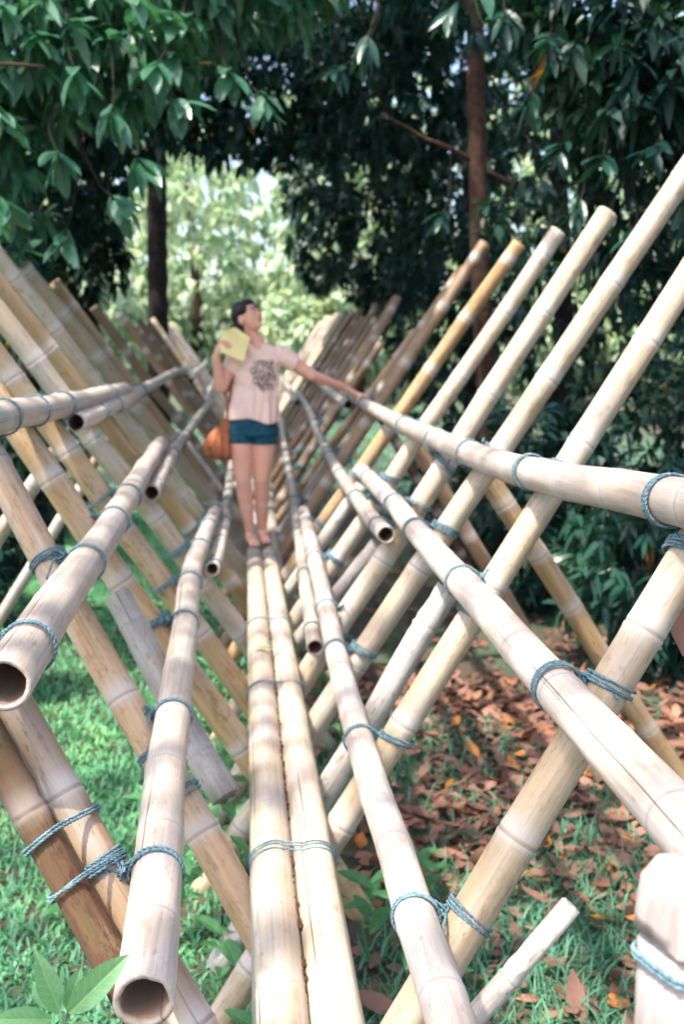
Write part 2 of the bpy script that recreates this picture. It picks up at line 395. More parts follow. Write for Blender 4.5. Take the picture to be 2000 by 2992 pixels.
# slanted side poles: (side, y at the crossing, y at s = 2.3, top s, radius, material)
ARMS = [
 (1, 1.72, 2.02, 2.45, .043, 'arm_pale'), (1, 2.66, 2.92, 2.55, .042, 'arm_pale'), (1, 3.57, 3.55, 2.75, .045, 'arm_pale'), (1, 4.08, 4.20, 2.60, .049, 'arm_pale'),
 (1, 5.06, 4.90, 2.60, .044, 'arm_pale'), (1, 6.03, 5.66, 2.62, .045, 'arm'), (1, 6.65, 6.73, 2.76, .044, 'arm_brown'), (1, 7.03, 6.97, 2.56, .044, 'arm_brown'),
 (1, 8.00, 7.10, 2.07, .039, 'arm'), (1, 8.30, 9.50, 2.50, .043, 'arm_brown'), (1, 8.75, 8.65, 1.98, .039, 'arm_brown'), (1, 9.5, 9.7, 2.5, .041, 'arm_brown'), (1, 10.15, 10.3, 2.3, .040, 'arm_brown'),
 (1, 10.8, 11.0, 2.5, .042, 'arm_brown'), (1, 11.5, 11.6, 2.35, .040, 'arm_brown'), (1, 12.3, 12.4, 2.5, .042, 'arm_brown'), (1, 13.2, 13.3, 2.5, .042, 'arm_brown'),
 (1, 14.5, 14.6, 2.58, .045, 'arm_pale'), (1, 15.2, 15.3, 2.48, .045, 'arm_pale'), (1, 16.0, 16.1, 2.58, .045, 'arm_pale'), (1, 16.9, 17.0, 2.52, .045, 'arm_pale'), (1, 17.8, 17.9, 2.6, .045, 'arm_pale'), (1, 18.8, 18.9, 2.52, .045, 'arm_pale'),
 (-1, 1.52, 2.50, 1.9, .043, 'arm_orange'), (-1, 2.24, 3.35, 2.2, .046, 'arm_orange'), (-1, 3.37, 3.52, 2.45, .050, 'arm'), (-1, 3.94, 3.95, 2.5, .047, 'arm'), (-1, 4.84, 4.52, 2.5, .051, 'arm_pale'),
 (-1, 5.68, 4.99, 2.5, .049, 'arm'), (-1, 6.44, 5.59, 2.55, .050, 'arm_pale'), (-1, 7.36, 6.26, 2.50, .053, 'arm_pale'), (-1, 7.87, 7.03, 2.45, .044, 'arm'), (-1, 9.1, 8.2, 2.31, .043, 'arm_brown'),
 (-1, 10.4, 10.0, 2.30, .040, 'arm_brown'), (-1, 11.2, 10.9, 2.2, .038, 'arm_brown'), (-1, 12.0, 11.8, 2.32, .040, 'arm_brown'), (-1, 13.2, 13.0, 2.28, .040, 'arm_brown'),
 (-1, 14.3, 14.2, 2.42, .042, 'arm_pale'), (-1, 15.1, 15.0, 2.47, .042, 'arm_pale'), (-1, 15.9, 15.8, 2.42, .042, 'arm_pale'), (-1, 16.7, 16.6, 2.52, .042, 'arm_pale'), (-1, 17.6, 17.5, 2.42, .042, 'arm_pale'), (-1, 18.6, 18.5, 2.47, .042, 'arm_pale'),
]
def arm_pt(a, s):
    return side_pt(a[0], s, a[1] + (a[2] - a[1]) * s / 2.3)
for a in ARMS:
    near = a[1] < 8
    pole('side_pole', [arm_pt(a, -0.57), arm_pt(a, 0.85) + np.array([0, rng.normal(0, .012 if a[1] > 2.3 else .002), rng.normal(0, .009 if a[1] > 2.3 else .002)]), arm_pt(a, a[3])], a[4] * 1.05, a[4] * 0.92, M[a[5]], bridge,
         20 if near else 12, 0.42, False, near, 0.004, 1.25)

# rails: (name, side, [(y, s)], r0, r1, hollow near, hollow far)
RAILS = [
 ('lower_rail', 1, [(0.60, .535), (1.51, .525), (2.59, .513), (3.56, .528), (4.94, .58), (6.30, .625)], .044, .038, 0, 0, True, True),
 ('lower_rail', 1, [(3.87, .432), (5.29, .492), (6.27, .545), (7.53, .61), (8.71, .64), (10.69, .725), (12.4, .80)], .036, .032, 0, 0, True, True),
 ('middle_rail', 1, [(1.15, 1.05), (2.11, 1.055), (3.60, 1.069), (4.4, 1.085), (5.33, 1.08)], .047, .039, 0, 0, True, True),
 ('middle_rail', 1, [(3.93, .968), (4.73, .957), (5.77, .97), (6.87, 1.0), (8.24, 1.05), (9.33, 1.115), (10.79, 1.175), (12.6, 1.2)], .038, .033, 0, 0, True, True),
 ('handrail', 1, [(1.30, 1.545), (1.87, 1.498), (2.55, 1.448), (3.18, 1.417), (3.83, 1.404), (4.89, 1.404), (6.13, 1.41), (7.8, 1.445)], .050, .038, 0, 0, True, True),
 ('handrail', 1, [(7.45, 1.365), (9.4, 1.40), (11, 1.44), (13.6, 1.46)], .037, .033, 0, 0, True, True),
 ('lower_rail', -1, [(1.44, .649), (1.88, .674), (2.54, .701), (4.12, .750), (4.80, .730), (5.76, .686), (6.42, .652)], .048, .037, 0, 0, True, True),
 ('lower_rail', -1, [(4.66, .622), (5.27, .592), (6.15, .567), (7.16, .559), (8.37, .552), (9.87, .540), (12.4, .56)], .036, .033, 0, 0, True, True),
 ('middle_rail', -1, [(1.78, 1.14), (2.67, 1.149), (3.30, 1.15), (4.38, 1.182), (5.92, 1.21)], .051, .041, 0, 0, True, True),
 ('middle_rail', -1, [(4.50, 1.092), (5.50, 1.108), (6.69, 1.112), (7.86, 1.10), (9.16, 1.10), (12.49, 1.08), (13, 1.07)], .039, .034, 0, 0, True, True),
 ('handrail', -1, [(1.8, 1.645), (3.01, 1.623), (4.02, 1.60), (5.10, 1.582), (5.97, 1.572)], .050, .046, 0, 0, True, True),
 ('handrail', -1, [(3.98, 1.52), (4.60, 1.517), (5.33, 1.522), (6.87, 1.538), (8.63, 1.56), (10.42, 1.585), (12.6, 1.56)], .039, .035, 0, 0, True, True),
]
for side in (1, -1):
    for nm, s0, s1 in (('lower_rail', .70, .78), ('middle_rail', 1.15, 1.2), ('handrail', 1.47, 1.52)):
        RAILS.append((nm, side, [(11.9, s0 - .05), (14, s0 + .02), (17, s1), (19.6, s1 + .05)], .035, .031, 0, 0, True, True))
ROFF = 0.090
def rail_pts(r): return np.array([side_pt(r[1], s, y, ROFF) for y, s in r[2]])
RP = []
for r in RAILS:
    P = rail_pts(r); Ps, t = resample(P, 0.12)
    for _ in range(4): Ps[1:-1] = (Ps[:-2] + 2 * Ps[1:-1] + Ps[2:]) / 4
    RP.append(Ps)
    near = r[2][0][0] < 3
    o = pole(r[0], Ps, r[3], r[4], M['rail'], bridge, 26 if near else 14, 0.30, r[7], r[8], 0.002, 0.7)

# walkway
WALK = [
 ((-0.060, -0.25, -.059), (-0.0575, 3.0, -.058), (-0.050, 6.55, -.052), .060, .049),
 ((0.059, -0.25, -.057), (0.0555, 3.0, -.058), (0.048, 6.45, -.050), .059, .048),
 ((-0.035, 6.58, -.05), (-0.04, 9, -.05), (-0.03, 12.8, -.05), .044, .04),
 ((0.085, 5.9, -.12), (0.12, 9, -.05), (0.16, 12.8, -.04), .044, .04),
 ((-0.05, 12.9, -.05), (-0.05, 16, -.05), (-0.05, 19.8, -.05), .042, .04),
 ((0.06, 12.85, -.05), (0.06, 16, -.05), (0.06, 19.8, -.05), .042, .04),
]
for i, w in enumerate(WALK):
    P = [np.array(p) + np.array([0, 0, Z0]) for p in w[:3]]
    Ps, _ = resample(P, 0.25)
    for _ in range(6): Ps[1:-1] = (Ps[:-2] + 2 * Ps[1:-1] + Ps[2:]) / 4
    pole('walkway_pole', Ps, w[3], w[4], M['walk'], bridge, 26 if i < 2 else 14, 0.45, True, True, 0.001, 0.5)

# crumbled bark and leaf bits caught in the seam of the walkway
sb = Bag()
for y in np.arange(1.6, 6.4, .016):
    if rng.random() < .55: continue
    c = np.array([np.interp(y, [0, 3, 6.5], [-.001, -.003, -.002]) + rng.normal(0, .004), y + rng.normal(0, .006), Z0 - .042 + rng.uniform(-.006, .006)])
    V, F = ellipsoid(c, (rng.uniform(.003, .008), rng.uniform(.005, .016), rng.uniform(.002, .005)), None, 6, 4); sb.add(V, F)
so_ = link('seam_debris', sb.mesh('seam_debris'), simple('bark_crumbs', (0.11, 0.055, 0.035), .9, .1, .3, 90), bridge); so_['kind'] = 'stuff'

# outside props that hold the side poles up
for p0, p1, r, mt in [((0.80, 3.74, 0.83), (1.90, 3.84, -.80), .043, 'arm'), ((0.78, 5.17, 0.80), (1.78, 5.40, -.80), .042, 'arm_brown'), ((0.84, 7.05, 0.86), (1.85, 7.3, -.8), .038, 'brown'),
                      ((-0.86, 4.12, 0.88), (-2.10, 4.3, -.80), .034, 'arm_pale'), ((-0.84, 4.75, 0.69), (-1.86, 5.0, -.80), .027, 'rail'), ((-0.90, 7.35, 0.92), (-2.0, 7.6, -.8), .035, 'arm')]:
    q0 = np.array(p0) + [0, 0, Z0]; q1 = np.array(p1) + [0, 0, Z0]
    pole('prop_pole', [q1, (q0 + q1) / 2 + rng.normal(0, .006, 3), q0], r * 1.05, r, M[mt], bridge, 16, 0.33, False, True, 0.003)

# weathered split pieces among the side poles
for side, y0, y1, s0, s1, r, lab in [(-1, 2.83, 3.23, .33, .96, .046, 'grey weathered split stake with a flat cut top'),
                                     (1, 2.90, 3.12, -.40, .99, .042, 'whitish weathered split stake'), (1, 4.66, 4.36, .2, .88, .040, 'grey weathered split stake'), (1, 5.68, 5.57, .2, 1.0, .038, 'grey weathered split stake'),
                                     (-1, 8.2, 8.0, 0.1, 1.1, .042, 'grey weathered split stake'), (1, 7.4, 7.3, 0.1, 1.0, .038, 'grey weathered split stake')]:
    A = side_pt(side, s0, y0); B = side_pt(side, s1, y1)
    o = pole('split_stake', [A, (A + B) / 2, B], r, r * .95, M['split'], bridge, 14, 0.4, False, False, 0.004, 0.4, False, 0.0016)
    o['label'] = lab
A = np.array([0.10, 2.15, -.69 + Z0]); B = np.array([0.658, 2.15, -0.048 + Z0])
o = pole('split_stake', [A, (A + B) / 2, B], .034, .026, M['split'], bridge, 14, 0.5, False, False, 0.004, 0.3, False, 0.002)
o['label'] = 'bleached weathered stake with a free upper end'
# brown mossy companion of the nearest left side pole
A = side_pt(-1, 1.45, 2.035, -.03); B = side_pt(-1, .54, 1.65, -.03)
o = pole('side_pole', [B, (A + B) / 2 + np.array([.004, 0, 0]), A], .033, .033, M['brown'], bridge, 18, 0.5, True, False, 0.003, 0.5, False, 0.0012); o['label'] = 'brown mossy broken side pole'

# ---- rope lashings
def rope_tube(bag, P, r, twist=True):
    if twist:
        Pr, t = resample(P, 0.0045)
        if len(Pr) > 6:
            for _ in range(2): Pr[1:-1] = (Pr[:-2] + 2 * Pr[1:-1] + Pr[2:]) / 4
        T = np.gradient(Pr, axis=0); T /= np.linalg.norm(T, axis=1)[:, None] + 1e-9
        u = np.cross(T, np.array([.31, .52, .79])); u /= np.linalg.norm(u, axis=1)[:, None] + 1e-9; v = np.cross(T, u)
        for ph in (0, np.pi):
            a = t / (r * 6.0) * 2 * np.pi + ph
            V, F = sweep(Pr + r * .48 * (np.cos(a)[:, None] * u + np.sin(a)[:, None] * v), r * .6, 5); bag.add(V, F)
    else:
        Pr, t = resample(P, 0.02); V, F = sweep(Pr, r, 6); bag.add(V, F)

def ring_pts(c, axis, R, squash=1.0, towards=None, k=40, a0=0.0, a1=2 * np.pi, drift=0.0):
    u, v, w = frame_for(np.asarray(axis, float))
    if towards is not None:
        u = towards - w * (towards @ w); u /= np.linalg.norm(u); v = np.cross(w, u)
    a = np.linspace(a0, a1, k)
    return c + R * (np.cos(a)[:, None] * u * squash + np.sin(a)[:, None] * v) + np.outer(np.linspace(-.5, .5, k) * drift, w)

def lashing(rail_c, rail_d, r_rail, arm_c, arm_d, r_arm, detail, nloops=2, narm=3, rr=0.0036):
    part = None; bag = Bag()
    to_arm = arm_c - rail_c; dn = np.linalg.norm(to_arm); ta = to_arm / dn
    sh = rng.uniform(-.018, .018)
    tilt = rng.normal(0, .10, 3)
    for i in range(nloops):                                 # loops round the rail
        c = rail_c + rail_d * (sh + (i - (nloops - 1) / 2) * rr * 2.1)
        P = ring_pts(c, rail_d + tilt, r_rail * 1.045 + rr * .9, 1.0, ta, 44 if detail else 18, 0.35, 6.0, rng.uniform(-.01, .01))
        rope_tube(bag, P, rr, detail)
    down = 1 if rng.random() < .85 else -1
    for i in range(narm):                                   # loops round the side pole, just beside the rail
        c = arm_c + arm_d * down * (r_rail * 1.05 + rr * 2 + i * rr * 2.1)
        P = ring_pts(c, arm_d + tilt * .8, r_arm * 1.10 + rr * .9, 1.0, -ta, 44 if detail else 18, -3.0, 3.0, rng.uniform(-.012, .012))
        rope_tube(bag, P, rr, detail)
    # strands that join the two
    up = np.cross(rail_d, ta); up = up if up[2] > 0 else -up
    k1 = rail_c + rail_d * sh + ta * (dn * .55) + up * (r_rail * .95)
    k0 = rail_c + rail_d * sh + up * (r_rail + rr)
    for j in (-1, 1):
        e = arm_c + arm_d * down * (r_rail * 1.05 + rr * 2) + np.cross(arm_d, ta) * j * (r_arm * 1.09)
        rope_tube(bag, [k0 + rail_d * rr * j, (k0 + k1) / 2 + up * .004, k1, (k1 + e) / 2 + up * .006, e], rr, detail)
    part = link('rope_lashing', bag.mesh('rope_lashing'), M['rope'], bridge)
    # knot with loose ends
    kb = Bag()
    for i in range(4 if detail else 2):
        ax = rng.normal(0, 1, 3)
        rope_tube(kb, ring_pts(k1 + rng.normal(0, .005, 3), ax, rng.uniform(.010, .018), rng.uniform(.6, 1), None, 22), rr, detail)
    for i in range(3):
        d = up * rng.uniform(.2, 1) + rng.normal(0, .6, 3); d /= np.linalg.norm(d); Lt = rng.uniform(.03, .11)
        rope_tube(kb, [k1, k1 + d * Lt * .5, k1 + d * Lt + np.array([0, 0, -Lt * .6])], rr * .95, detail)
    kn = link('knot', kb.mesh('knot'), M['rope']); kn.parent = part

for ri, r in enumerate(RAILS):
    Ps = RP[ri]
    for a in ARMS:
        if a[0] != r[1] or a[1] > 9.5: continue
        y = None
        # where does this rail pass the pole?
        s_mid = np.interp(a[1], [q[0] for q in r[2]], [q[1] for q in r[2]])
        ya = a[1] + (a[2] - a[1]) * s_mid / 2.3
        if ya < r[2][0][0] + .08 or ya > r[2][-1][0] - .05: continue
        s = np.interp(ya, [q[0] for q in r[2]], [q[1] for q in r[2]])
        if s > a[3] - .03: continue
        if a[1] > 4.5 and rng.random() < .25: continue
        i = int(np.argmin(abs(Ps[:, 1] - ya)))
        rc = np.array([np.interp(ya, Ps[:, 1], Ps[:, k]) for k in range(3)]); i = min(max(i, 1), len(Ps) - 2)
        rd = Ps[i + 1] - Ps[i - 1]; rd /= np.linalg.norm(rd)
        ac = arm_pt(a, s); ad = arm_pt(a, s + .1) - arm_pt(a, s); ad /= np.linalg.norm(ad)
        rl = np.interp(ya, [r[2][0][0], r[2][-1][0]], [r[3], r[4]])
        lashing(rc, rd, rl, ac, ad, a[4], ya < 4.3, int(rng.integers(2, 4)), int(rng.integers(2, 5)))

def simple_loops(name, ax_c, axis, towards, half_w, half_h, n, detail, rr=.0033):
    bag = Bag(); u, v, w = frame_for(np.asarray(axis, float))
    u = towards - w * (towards @ w); u /= np.linalg.norm(u); v = np.cross(w, u)
    for i in range(n):
        a = np.linspace(-np.pi / 2, 3 * np.pi / 2, 90); fr = a < np.pi / 2      # first half round the far pole (+u), then round the near one
        cxs = np.where(fr, half_w, -half_w); Rk = np.where(fr, half_h[1], half_h[0])
        P = ax_c + w * ((i - (n - 1) / 2) * rr * 3.0 + rng.normal(0, .002)) + (cxs + Rk * np.cos(a))[:, None] * u + (Rk * np.sin(a))[:, None] * v + np.outer(np.sin(a + rng.uniform(0, 6)) * .006, w)
        rope_tube(bag, P, rr, detail)
    return link(name, bag.mesh(name), M['rope'], bridge)

# loops that tie the two walkway poles together
def walk_loops(y, n):
    rr = .0028; bag = Bag()
    x0, z0, ra = np.interp(y, [-.25, 3, 6.55], [-.060, -.062, -.050]), Z0 + np.interp(y, [-.25, 3, 6.55], [-.059, -.060, -.052]), np.interp(y, [-.25, 6.55], [.060, .047])
    x1, z1, rb = np.interp(y, [-.25, 3, 6.45], [.058, .056, .046]), Z0 + np.interp(y, [-.25, 3, 6.45], [-.057, -.058, -.050]), np.interp(y, [-.25, 6.45], [.058, .045])
    for i in range(n):
        yy = y + i * .018 + rng.normal(0, .004); ra_, rb_ = ra * 1.045 + rr, rb * 1.045 + rr
        A = np.linspace(math.pi * .96, 1.15, 22); B = np.linspace(1.95, .04 * math.pi, 22)
        P = [(x0 + ra_ * math.cos(t), yy + .012 * math.sin(t * 2), z0 + ra_ * math.sin(t)) for t in np.linspace(math.pi * 1.4, 1.0, 30)]
        P += [(x1 + rb_ * math.cos(t), yy + .008 * math.cos(t * 2), z1 + rb_ * math.sin(t)) for t in np.linspace(2.1, -math.pi * .4, 30)]
        rope_tube(bag, P, rr, y < 4.5)
    link('rope_loop', bag.mesh('rope_loop'), M['rope'], bridge)
for y, n in ((2.42, 3), (3.74, 2), (4.68, 2), (6.2, 2)): walk_loops(y, n)
# ropes round the paired poles at the near left corner and the frayed tail
LA = [q for q in ARMS if q[0] < 0]
bA, bB = side_pt(-1, 1.45, 2.035, -.03), side_pt(-1, .54, 1.65, -.03)
for s, n in ((.82, 2), (.73, 2)):
    a = LA[0]; c = arm_pt(a, s); ad = arm_pt(a, s + .1) - arm_pt(a, s); ad /= np.linalg.norm(ad)
    bd = (bB - bA) / np.linalg.norm(bB - bA); t_ = ((c - bA) @ bd); cb = bA + bd * t_; df = cb - c; dl = np.linalg.norm(df)
    simple_loops('rope_loop', (c + cb) / 2, ad, df, dl / 2, (.0515, .041), n, True)
a = LA[1]
for s in (.60, .53):
    c = arm_pt(a, s); ad = arm_pt(a, s + .1) - arm_pt(a, s); ad /= np.linalg.norm(ad)
    simple_loops('rope_loop', c, ad, np.array([1., 0, 0]), 0.0, (a[4] * 1.2, a[4] * 1.2), 3, True)

# ------------------------------------------------------------------ wooden post at the near right corner
post = empty('wooden_post', (0.355, 0.95, 0)); tag(post, 'pale grey wooden post with rounded notched head at the right front corner', 'post')
def squarish(V):
    V = np.array(V); a = np.arctan2(V[:, 1], V[:, 0]) - .35; k = (np.abs(np.cos(a)) ** 5 + np.abs(np.sin(a)) ** 5) ** (-.2) * .87
    V[:, 0] *= k; V[:, 1] *= k; V += rng.normal(0, .0006, V.shape); return V
def lathe_post():
    prof = [(0, .048), (.3, .047), (.9, .046), (1.30, .0455), (1.394, .0455)]
    V, F = sweep([(0, 0, z) for z, r in prof], [r for z, r in prof], 32); V = squarish(V); b = Bag(); b.add(V, F)
    me = b.mesh('shaft')
    for nme in ('pale', 'line', 'inner'): fattr(me, nme, np.zeros(len(me.vertices)))
    o = link('shaft', me, M['post']); o.parent = post
    prof = [(1.394, .048), (1.396, .0505), (1.402, .0525), (1.42, .053), (1.44, .053), (1.455, .0525), (1.459, .0515), (1.468, .0465), (1.4705, .044), (1.472, .030), (1.4725, .012)]
    V, F = sweep([(0.001 * i, 0, z) for i, (z, r) in enumerate(prof)], [r for z, r in prof], 32)
    V = squarish(V); b = Bag(); b.add(V, F); me = b.mesh('head')
    for nme in ('pale', 'line', 'inner'): fattr(me, nme, np.zeros(len(me.vertices)))
    o = link('head', me, M['post']); o.parent = post
    b = Bag()
    for i in range(2): rope_tube(b, squarish(ring_pts(np.array([0, 0, 1.378 - .006 * i]), np.array([.02, .01, 1]), .0505, 1, None, 60)), .003, True)
    o = link('rope_loop', b.mesh('rope_loop'), M['rope']); o.parent = post
lathe_post()

# ------------------------------------------------------------------ the person on the walkway
def loft(rings, n=28):
    """closed body from (x, y, z, rx, ry) rings"""
    V = []; F = []; ang = np.linspace(0, 2 * np.pi, n, endpoint=False)
    for x, y, z, rx, ry in rings: V.append(np.stack([x + rx * np.cos(ang), y + ry * np.sin(ang), np.full(n, z)], 1))
    V = np.concatenate(V); m = len(rings)
    for i in range(m - 1):
        for j in range(n): F.append((i * n + j, i * n + (j + 1) % n, (i + 1) * n + (j + 1) % n, (i + 1) * n + j))
    F.append(tuple(range(n - 1, -1, -1))); F.append(tuple((m - 1) * n + j for j in range(n)))
    return V, F
def fuse(name, prims, voxel, smooth, mat, parent):
    b = Bag()
    for V, F in prims: b.add(V, F)
    me = b.mesh(name)
    bm = bmesh.new(); bm.from_mesh(me); bmesh.ops.recalc_face_normals(bm, faces=bm.faces); bm.to_mesh(me); bm.free()
    o = bpy.data.objects.new(name, me); COL.objects.link(o)
    rm = o.modifiers.new('r', 'REMESH'); rm.mode = 'VOXEL'; rm.voxel_size = voxel
    sm = o.modifiers.new('s', 'SMOOTH'); sm.factor = .5; sm.iterations = smooth
    dg = bpy.context.evaluated_depsgraph_get(); me2 = bpy.data.meshes.new_from_object(o.evaluated_get(dg), depsgraph=dg)
    bpy.data.objects.remove(o); me2.name = name; me2.materials.clear()
    o2 = link(name, me2, mat); o2.parent = parent
    return o2

def skin_mat():
    m, nt, b = new_mat('skin'); q = NT(nt); tc = q.n('ShaderNodeTexCoord').outputs['Object']
    col = q.mix(q.noise(tc, 9, 3), c4((0.72, 0.35, 0.25)), c4((0.82, 0.45, 0.335)))
    nt.links.new(col, b.inputs['Base Color']); b.inputs['Roughness'].default_value = .5
    b.inputs['Subsurface Weight'].default_value = .12; b.inputs['Subsurface Radius'].default_value = (.02, .008, .004); b.inputs['Specular IOR Level'].default_value = .35
    return m
def shirt_mat():
    m, nt, b = new_mat('peach_shirt'); q = NT(nt); tc = q.n('ShaderNodeTexCoord').outputs['Object']
    base = q.mix(q.noise(tc, 6, 3), c4((0.84, 0.56, 0.47)), c4((0.88, 0.63, 0.54)))
    sep = q.n('ShaderNodeSeparateXYZ', i_0=tc)
    dx = q.math('SUBTRACT', sep.outputs[0], PRINT[0]); dz = q.math('SUBTRACT', sep.outputs[2], PRINT[1])
    rr = q.math('SQRT', q.math('ADD', q.math('MULTIPLY', dx, dx), q.math('MULTIPLY', q.math('MULTIPLY', dz, dz), .8)))
    pat = q.noise(tc, 60, 5, .75); edge = q.math('ADD', rr, q.math('MULTIPLY', q.math('SUBTRACT', q.noise(tc, 22, 4), .5), .16))
    disc = q.math('SUBTRACT', 1.0, q.ramp(edge, .078, .105))
    front = q.math('LESS_THAN', sep.outputs[1], PRINT[2])
    ink = q.math('MULTIPLY', q.math('MULTIPLY', disc, q.ramp(pat, .38, .58)), front)
    nt.links.new(q.mix(q.math('MULTIPLY', ink, .9), base, c4((0.035, 0.035, 0.05))), b.inputs['Base Color'])
    b.inputs['Roughness'].default_value = .9; b.inputs['Specular IOR Level'].default_value = .1
    wr = q.noise(q.vmath('MULTIPLY', tc, (14, 14, 4)), 1.0, 3); nt.links.new(q.bump(wr, .5, .03), b.inputs['Normal'])
    return m
PX, PY = -0.045, 6.55
PRINT = (0.022, 1.118, 0.0)    # in the person's own frame
person = empty('person', (0, PY, Z0)); tag(person, 'woman in peach T-shirt and navy shorts standing barefoot on the walkway, looking up', 'person')
# frame: x to image right, y away from camera, z up from the walkway; she faces -y
hc = np.array([-.068, .005, 1.478])                       # head centre
fd = np.array([.70, -.60, .38]); fd /= np.linalg.norm(fd) # facing direction
up = np.array([-.22, .12, .95]); rt = np.cross(fd, up); rt /= np.linalg.norm(rt); up = np.cross(rt, fd)
HR = np.stack([rt, fd, up], 1)                            # columns: head right, forward, up
def H(x, y, z): return hc + HR @ np.array([x, y, z])
body = []
body += [ellipsoid(hc + HR @ np.array([0, -.008, .022]), (.070, .088, .082), HR), ellipsoid(H(0, .026, -.032), (.057, .060, .066), HR), ellipsoid(H(0, .050, -.070), (.034, .034, .028), HR)]
body += [capsule(H(0, .086, .012), H(0, .104, -.016), .008, .0135), ellipsoid(H(0, .083, -.046), (.022, .010, .008), HR), ellipsoid(H(0, .080, -.056), (.019, .010, .007), HR)]
body += [ellipsoid(H(s * .030, .064, -.022), (.022, .022, .018), HR) for s in (1, -1)]
body += [ellipsoid(H(s * .072, -.006, -.012), (.012, .020, .031), HR) for s in (1, -1)]
body += [ellipsoid(H(0, .074, .030), (.045, .014, .012), HR)]
neck = np.array([-.012, .02, 1.325])
body += [capsule(H(0, -.02, -.045), neck, .044, .050), capsule(neck, (-.01, .025, 1.27), .055, .075)]
body += [loft([(-.01, .03, 1.29, .09, .06), (-.005, .03, 1.25, .155, .075), (-.012, .03, 1.15, .135, .085), (-.03, .03, 1.02, .115, .078), (-.045, .03, .93, .118, .08), (-.05, .03, .82, .148, .092), (-.05, .03, .74, .150, .095)])]
SL_, SR_ = np.array([.150, .03, 1.250]), np.array([-.155, .03, 1.235])
EL, WL_ = np.array([.345, .06, 1.110]), np.array([.560, .215, 1.030])
ER, WR_ = np.array([-.252, -.02, 1.035]), np.array([-.278, -.10, 1.225])
body += [capsule(SL_, EL, .049, .039), capsule(EL, WL_, .040, .027), capsule(SR_, ER, .048, .040), capsule(ER, WR_, .041, .027)]
# legs, feet
HL, KL, AL = np.array([-.126, .03, .72]), np.array([-.116, .0, .425]), np.array([-.080, .03, .085])
HRr, KR, AR = np.array([.030, .035, .72]), np.array([.008, .025, .43]), np.array([.006, .085, .09])
for h, kn, an, tx, ty in ((HL, KL, AL, -.040, -.175), (HRr, KR, AR, .030, -.10)):
    calf = kn * .62 + an * .38 + np.array([0, .022, 0])
    body += [capsule(h, kn, .086, .054), capsule(kn, calf, .051, .055), capsule(calf, an, .053, .031), ellipsoid(an + [0, .005, -.03], (.030, .035, .035))]
    toe = np.array([an[0] * .35 + tx * .65 + .01, an[1] + ty, .020]); ball = an * .35 + toe * .65; ball[2] = .026
    body += [capsule(an + [0, -.005, -.045], ball, .033, .033, sq=(1.0, 1)), capsule(an + [0, .02, -.06], ball + [0, 0, -.005], .026, .024)]
    dv = toe - ball; dv /= np.linalg.norm(dv); sd_ = np.cross(dv, (0, 0, 1))
    for i, (o_, ln) in enumerate(((-.026, .035), (-.012, .036), (.001, .033), (.013, .029), (.024, .022))):
        sgn = 1 if ty < -.15 else -1
        b0 = ball + sd_ * o_ * sgn + dv * .012; body.append(capsule(b0, b0 + dv * ln + [0, 0, -.008], .011 if i else .013, .009, 8))
# hand on the right handrail: palm over the pole, fingers curled round it
rp = RP[4]; ry = PY + .26; rc = np.array([np.interp(ry, rp[:, 1], rp[:, k_]) for k_ in range(3)]) - np.array([0, PY, Z0]); rd_ = rp[12] - rp[8]; rd_ = np.array([0, 1., 0]); rr_ = .041
def on_rail(ang, dy, lift=.0): return rc + np.array([-math.cos(ang), 0, math.sin(ang)]) * (rr_ + .010 + lift) + np.array([0, dy, 0])
body += [capsule(WL_, on_rail(1.0, -.005, .008), .024, .022), capsule(on_rail(1.1, -.03, .004), on_rail(1.1, .03, .004), .017, .016), capsule(on_rail(1.45, -.032, .002), on_rail(1.45, .030, .002), .015, .014)]
for i, (dy, ln) in enumerate(((-.032, .95), (-.011, 1.05), (.011, 1.0), (.031, .8))):
    angs = [1.45, 1.45 + .75 * ln, 1.45 + 1.4 * ln, 1.45 + 1.95 * ln]
    for a0, a1, ra, rb in zip(angs[:-1], angs[1:], (.0092, .0086, .0078), (.0086, .0078, .007)): body.append(capsule(on_rail(a0, dy), on_rail(a1, dy * 1.08), ra, rb, 8))
for (a0, y0), (a1, y1) in (((.95, -.035), (.75, -.062)), ((.75, -.062), (.35, -.075))): body.append(capsule(on_rail(a0, y0), on_rail(a1, y1), .0105, .009, 8))
# raised hand holding the yellow folder
pal = WR_ + np.array([.022, -.02, .055])
body += [capsule(WR_, pal, .024, .022), capsule(pal + [-.012, .006, .0], pal + [.02, .01, .026], .017, .016)]
for i, (dx, dz, ln) in enumerate(((-.008, .040, .9), (.006, .030, 1.05), (.018, .016, 1.0), (.026, -.002, .8))):
    k0 = pal + np.array([dx + .006, .002, dz]); k1 = k0 + np.array([.030 * ln, -.026 * ln, .012]); k2 = k1 + np.array([.024 * ln, .008, -.004]); k3 = k2 + np.array([.012 * ln, .016, -.006])
    for a, b_, ra, rb in ((k0, k1, .0092, .0086), (k1, k2, .0086, .0078), (k2, k3, .0078, .007)): body.append(capsule(a, b_, ra, rb, 8))
t0 = pal + np.array([.012, .018, .002]); t1 = t0 + np.array([.022, .026, .018]); t2 = t1 + np.array([.026, .006, .012])
body += [capsule(t0, t1, .0115, .0105, 8), capsule(t1, t2, .0105, .0085, 8)]
fuse('body', body, .0055, 5, skin_mat(), person)
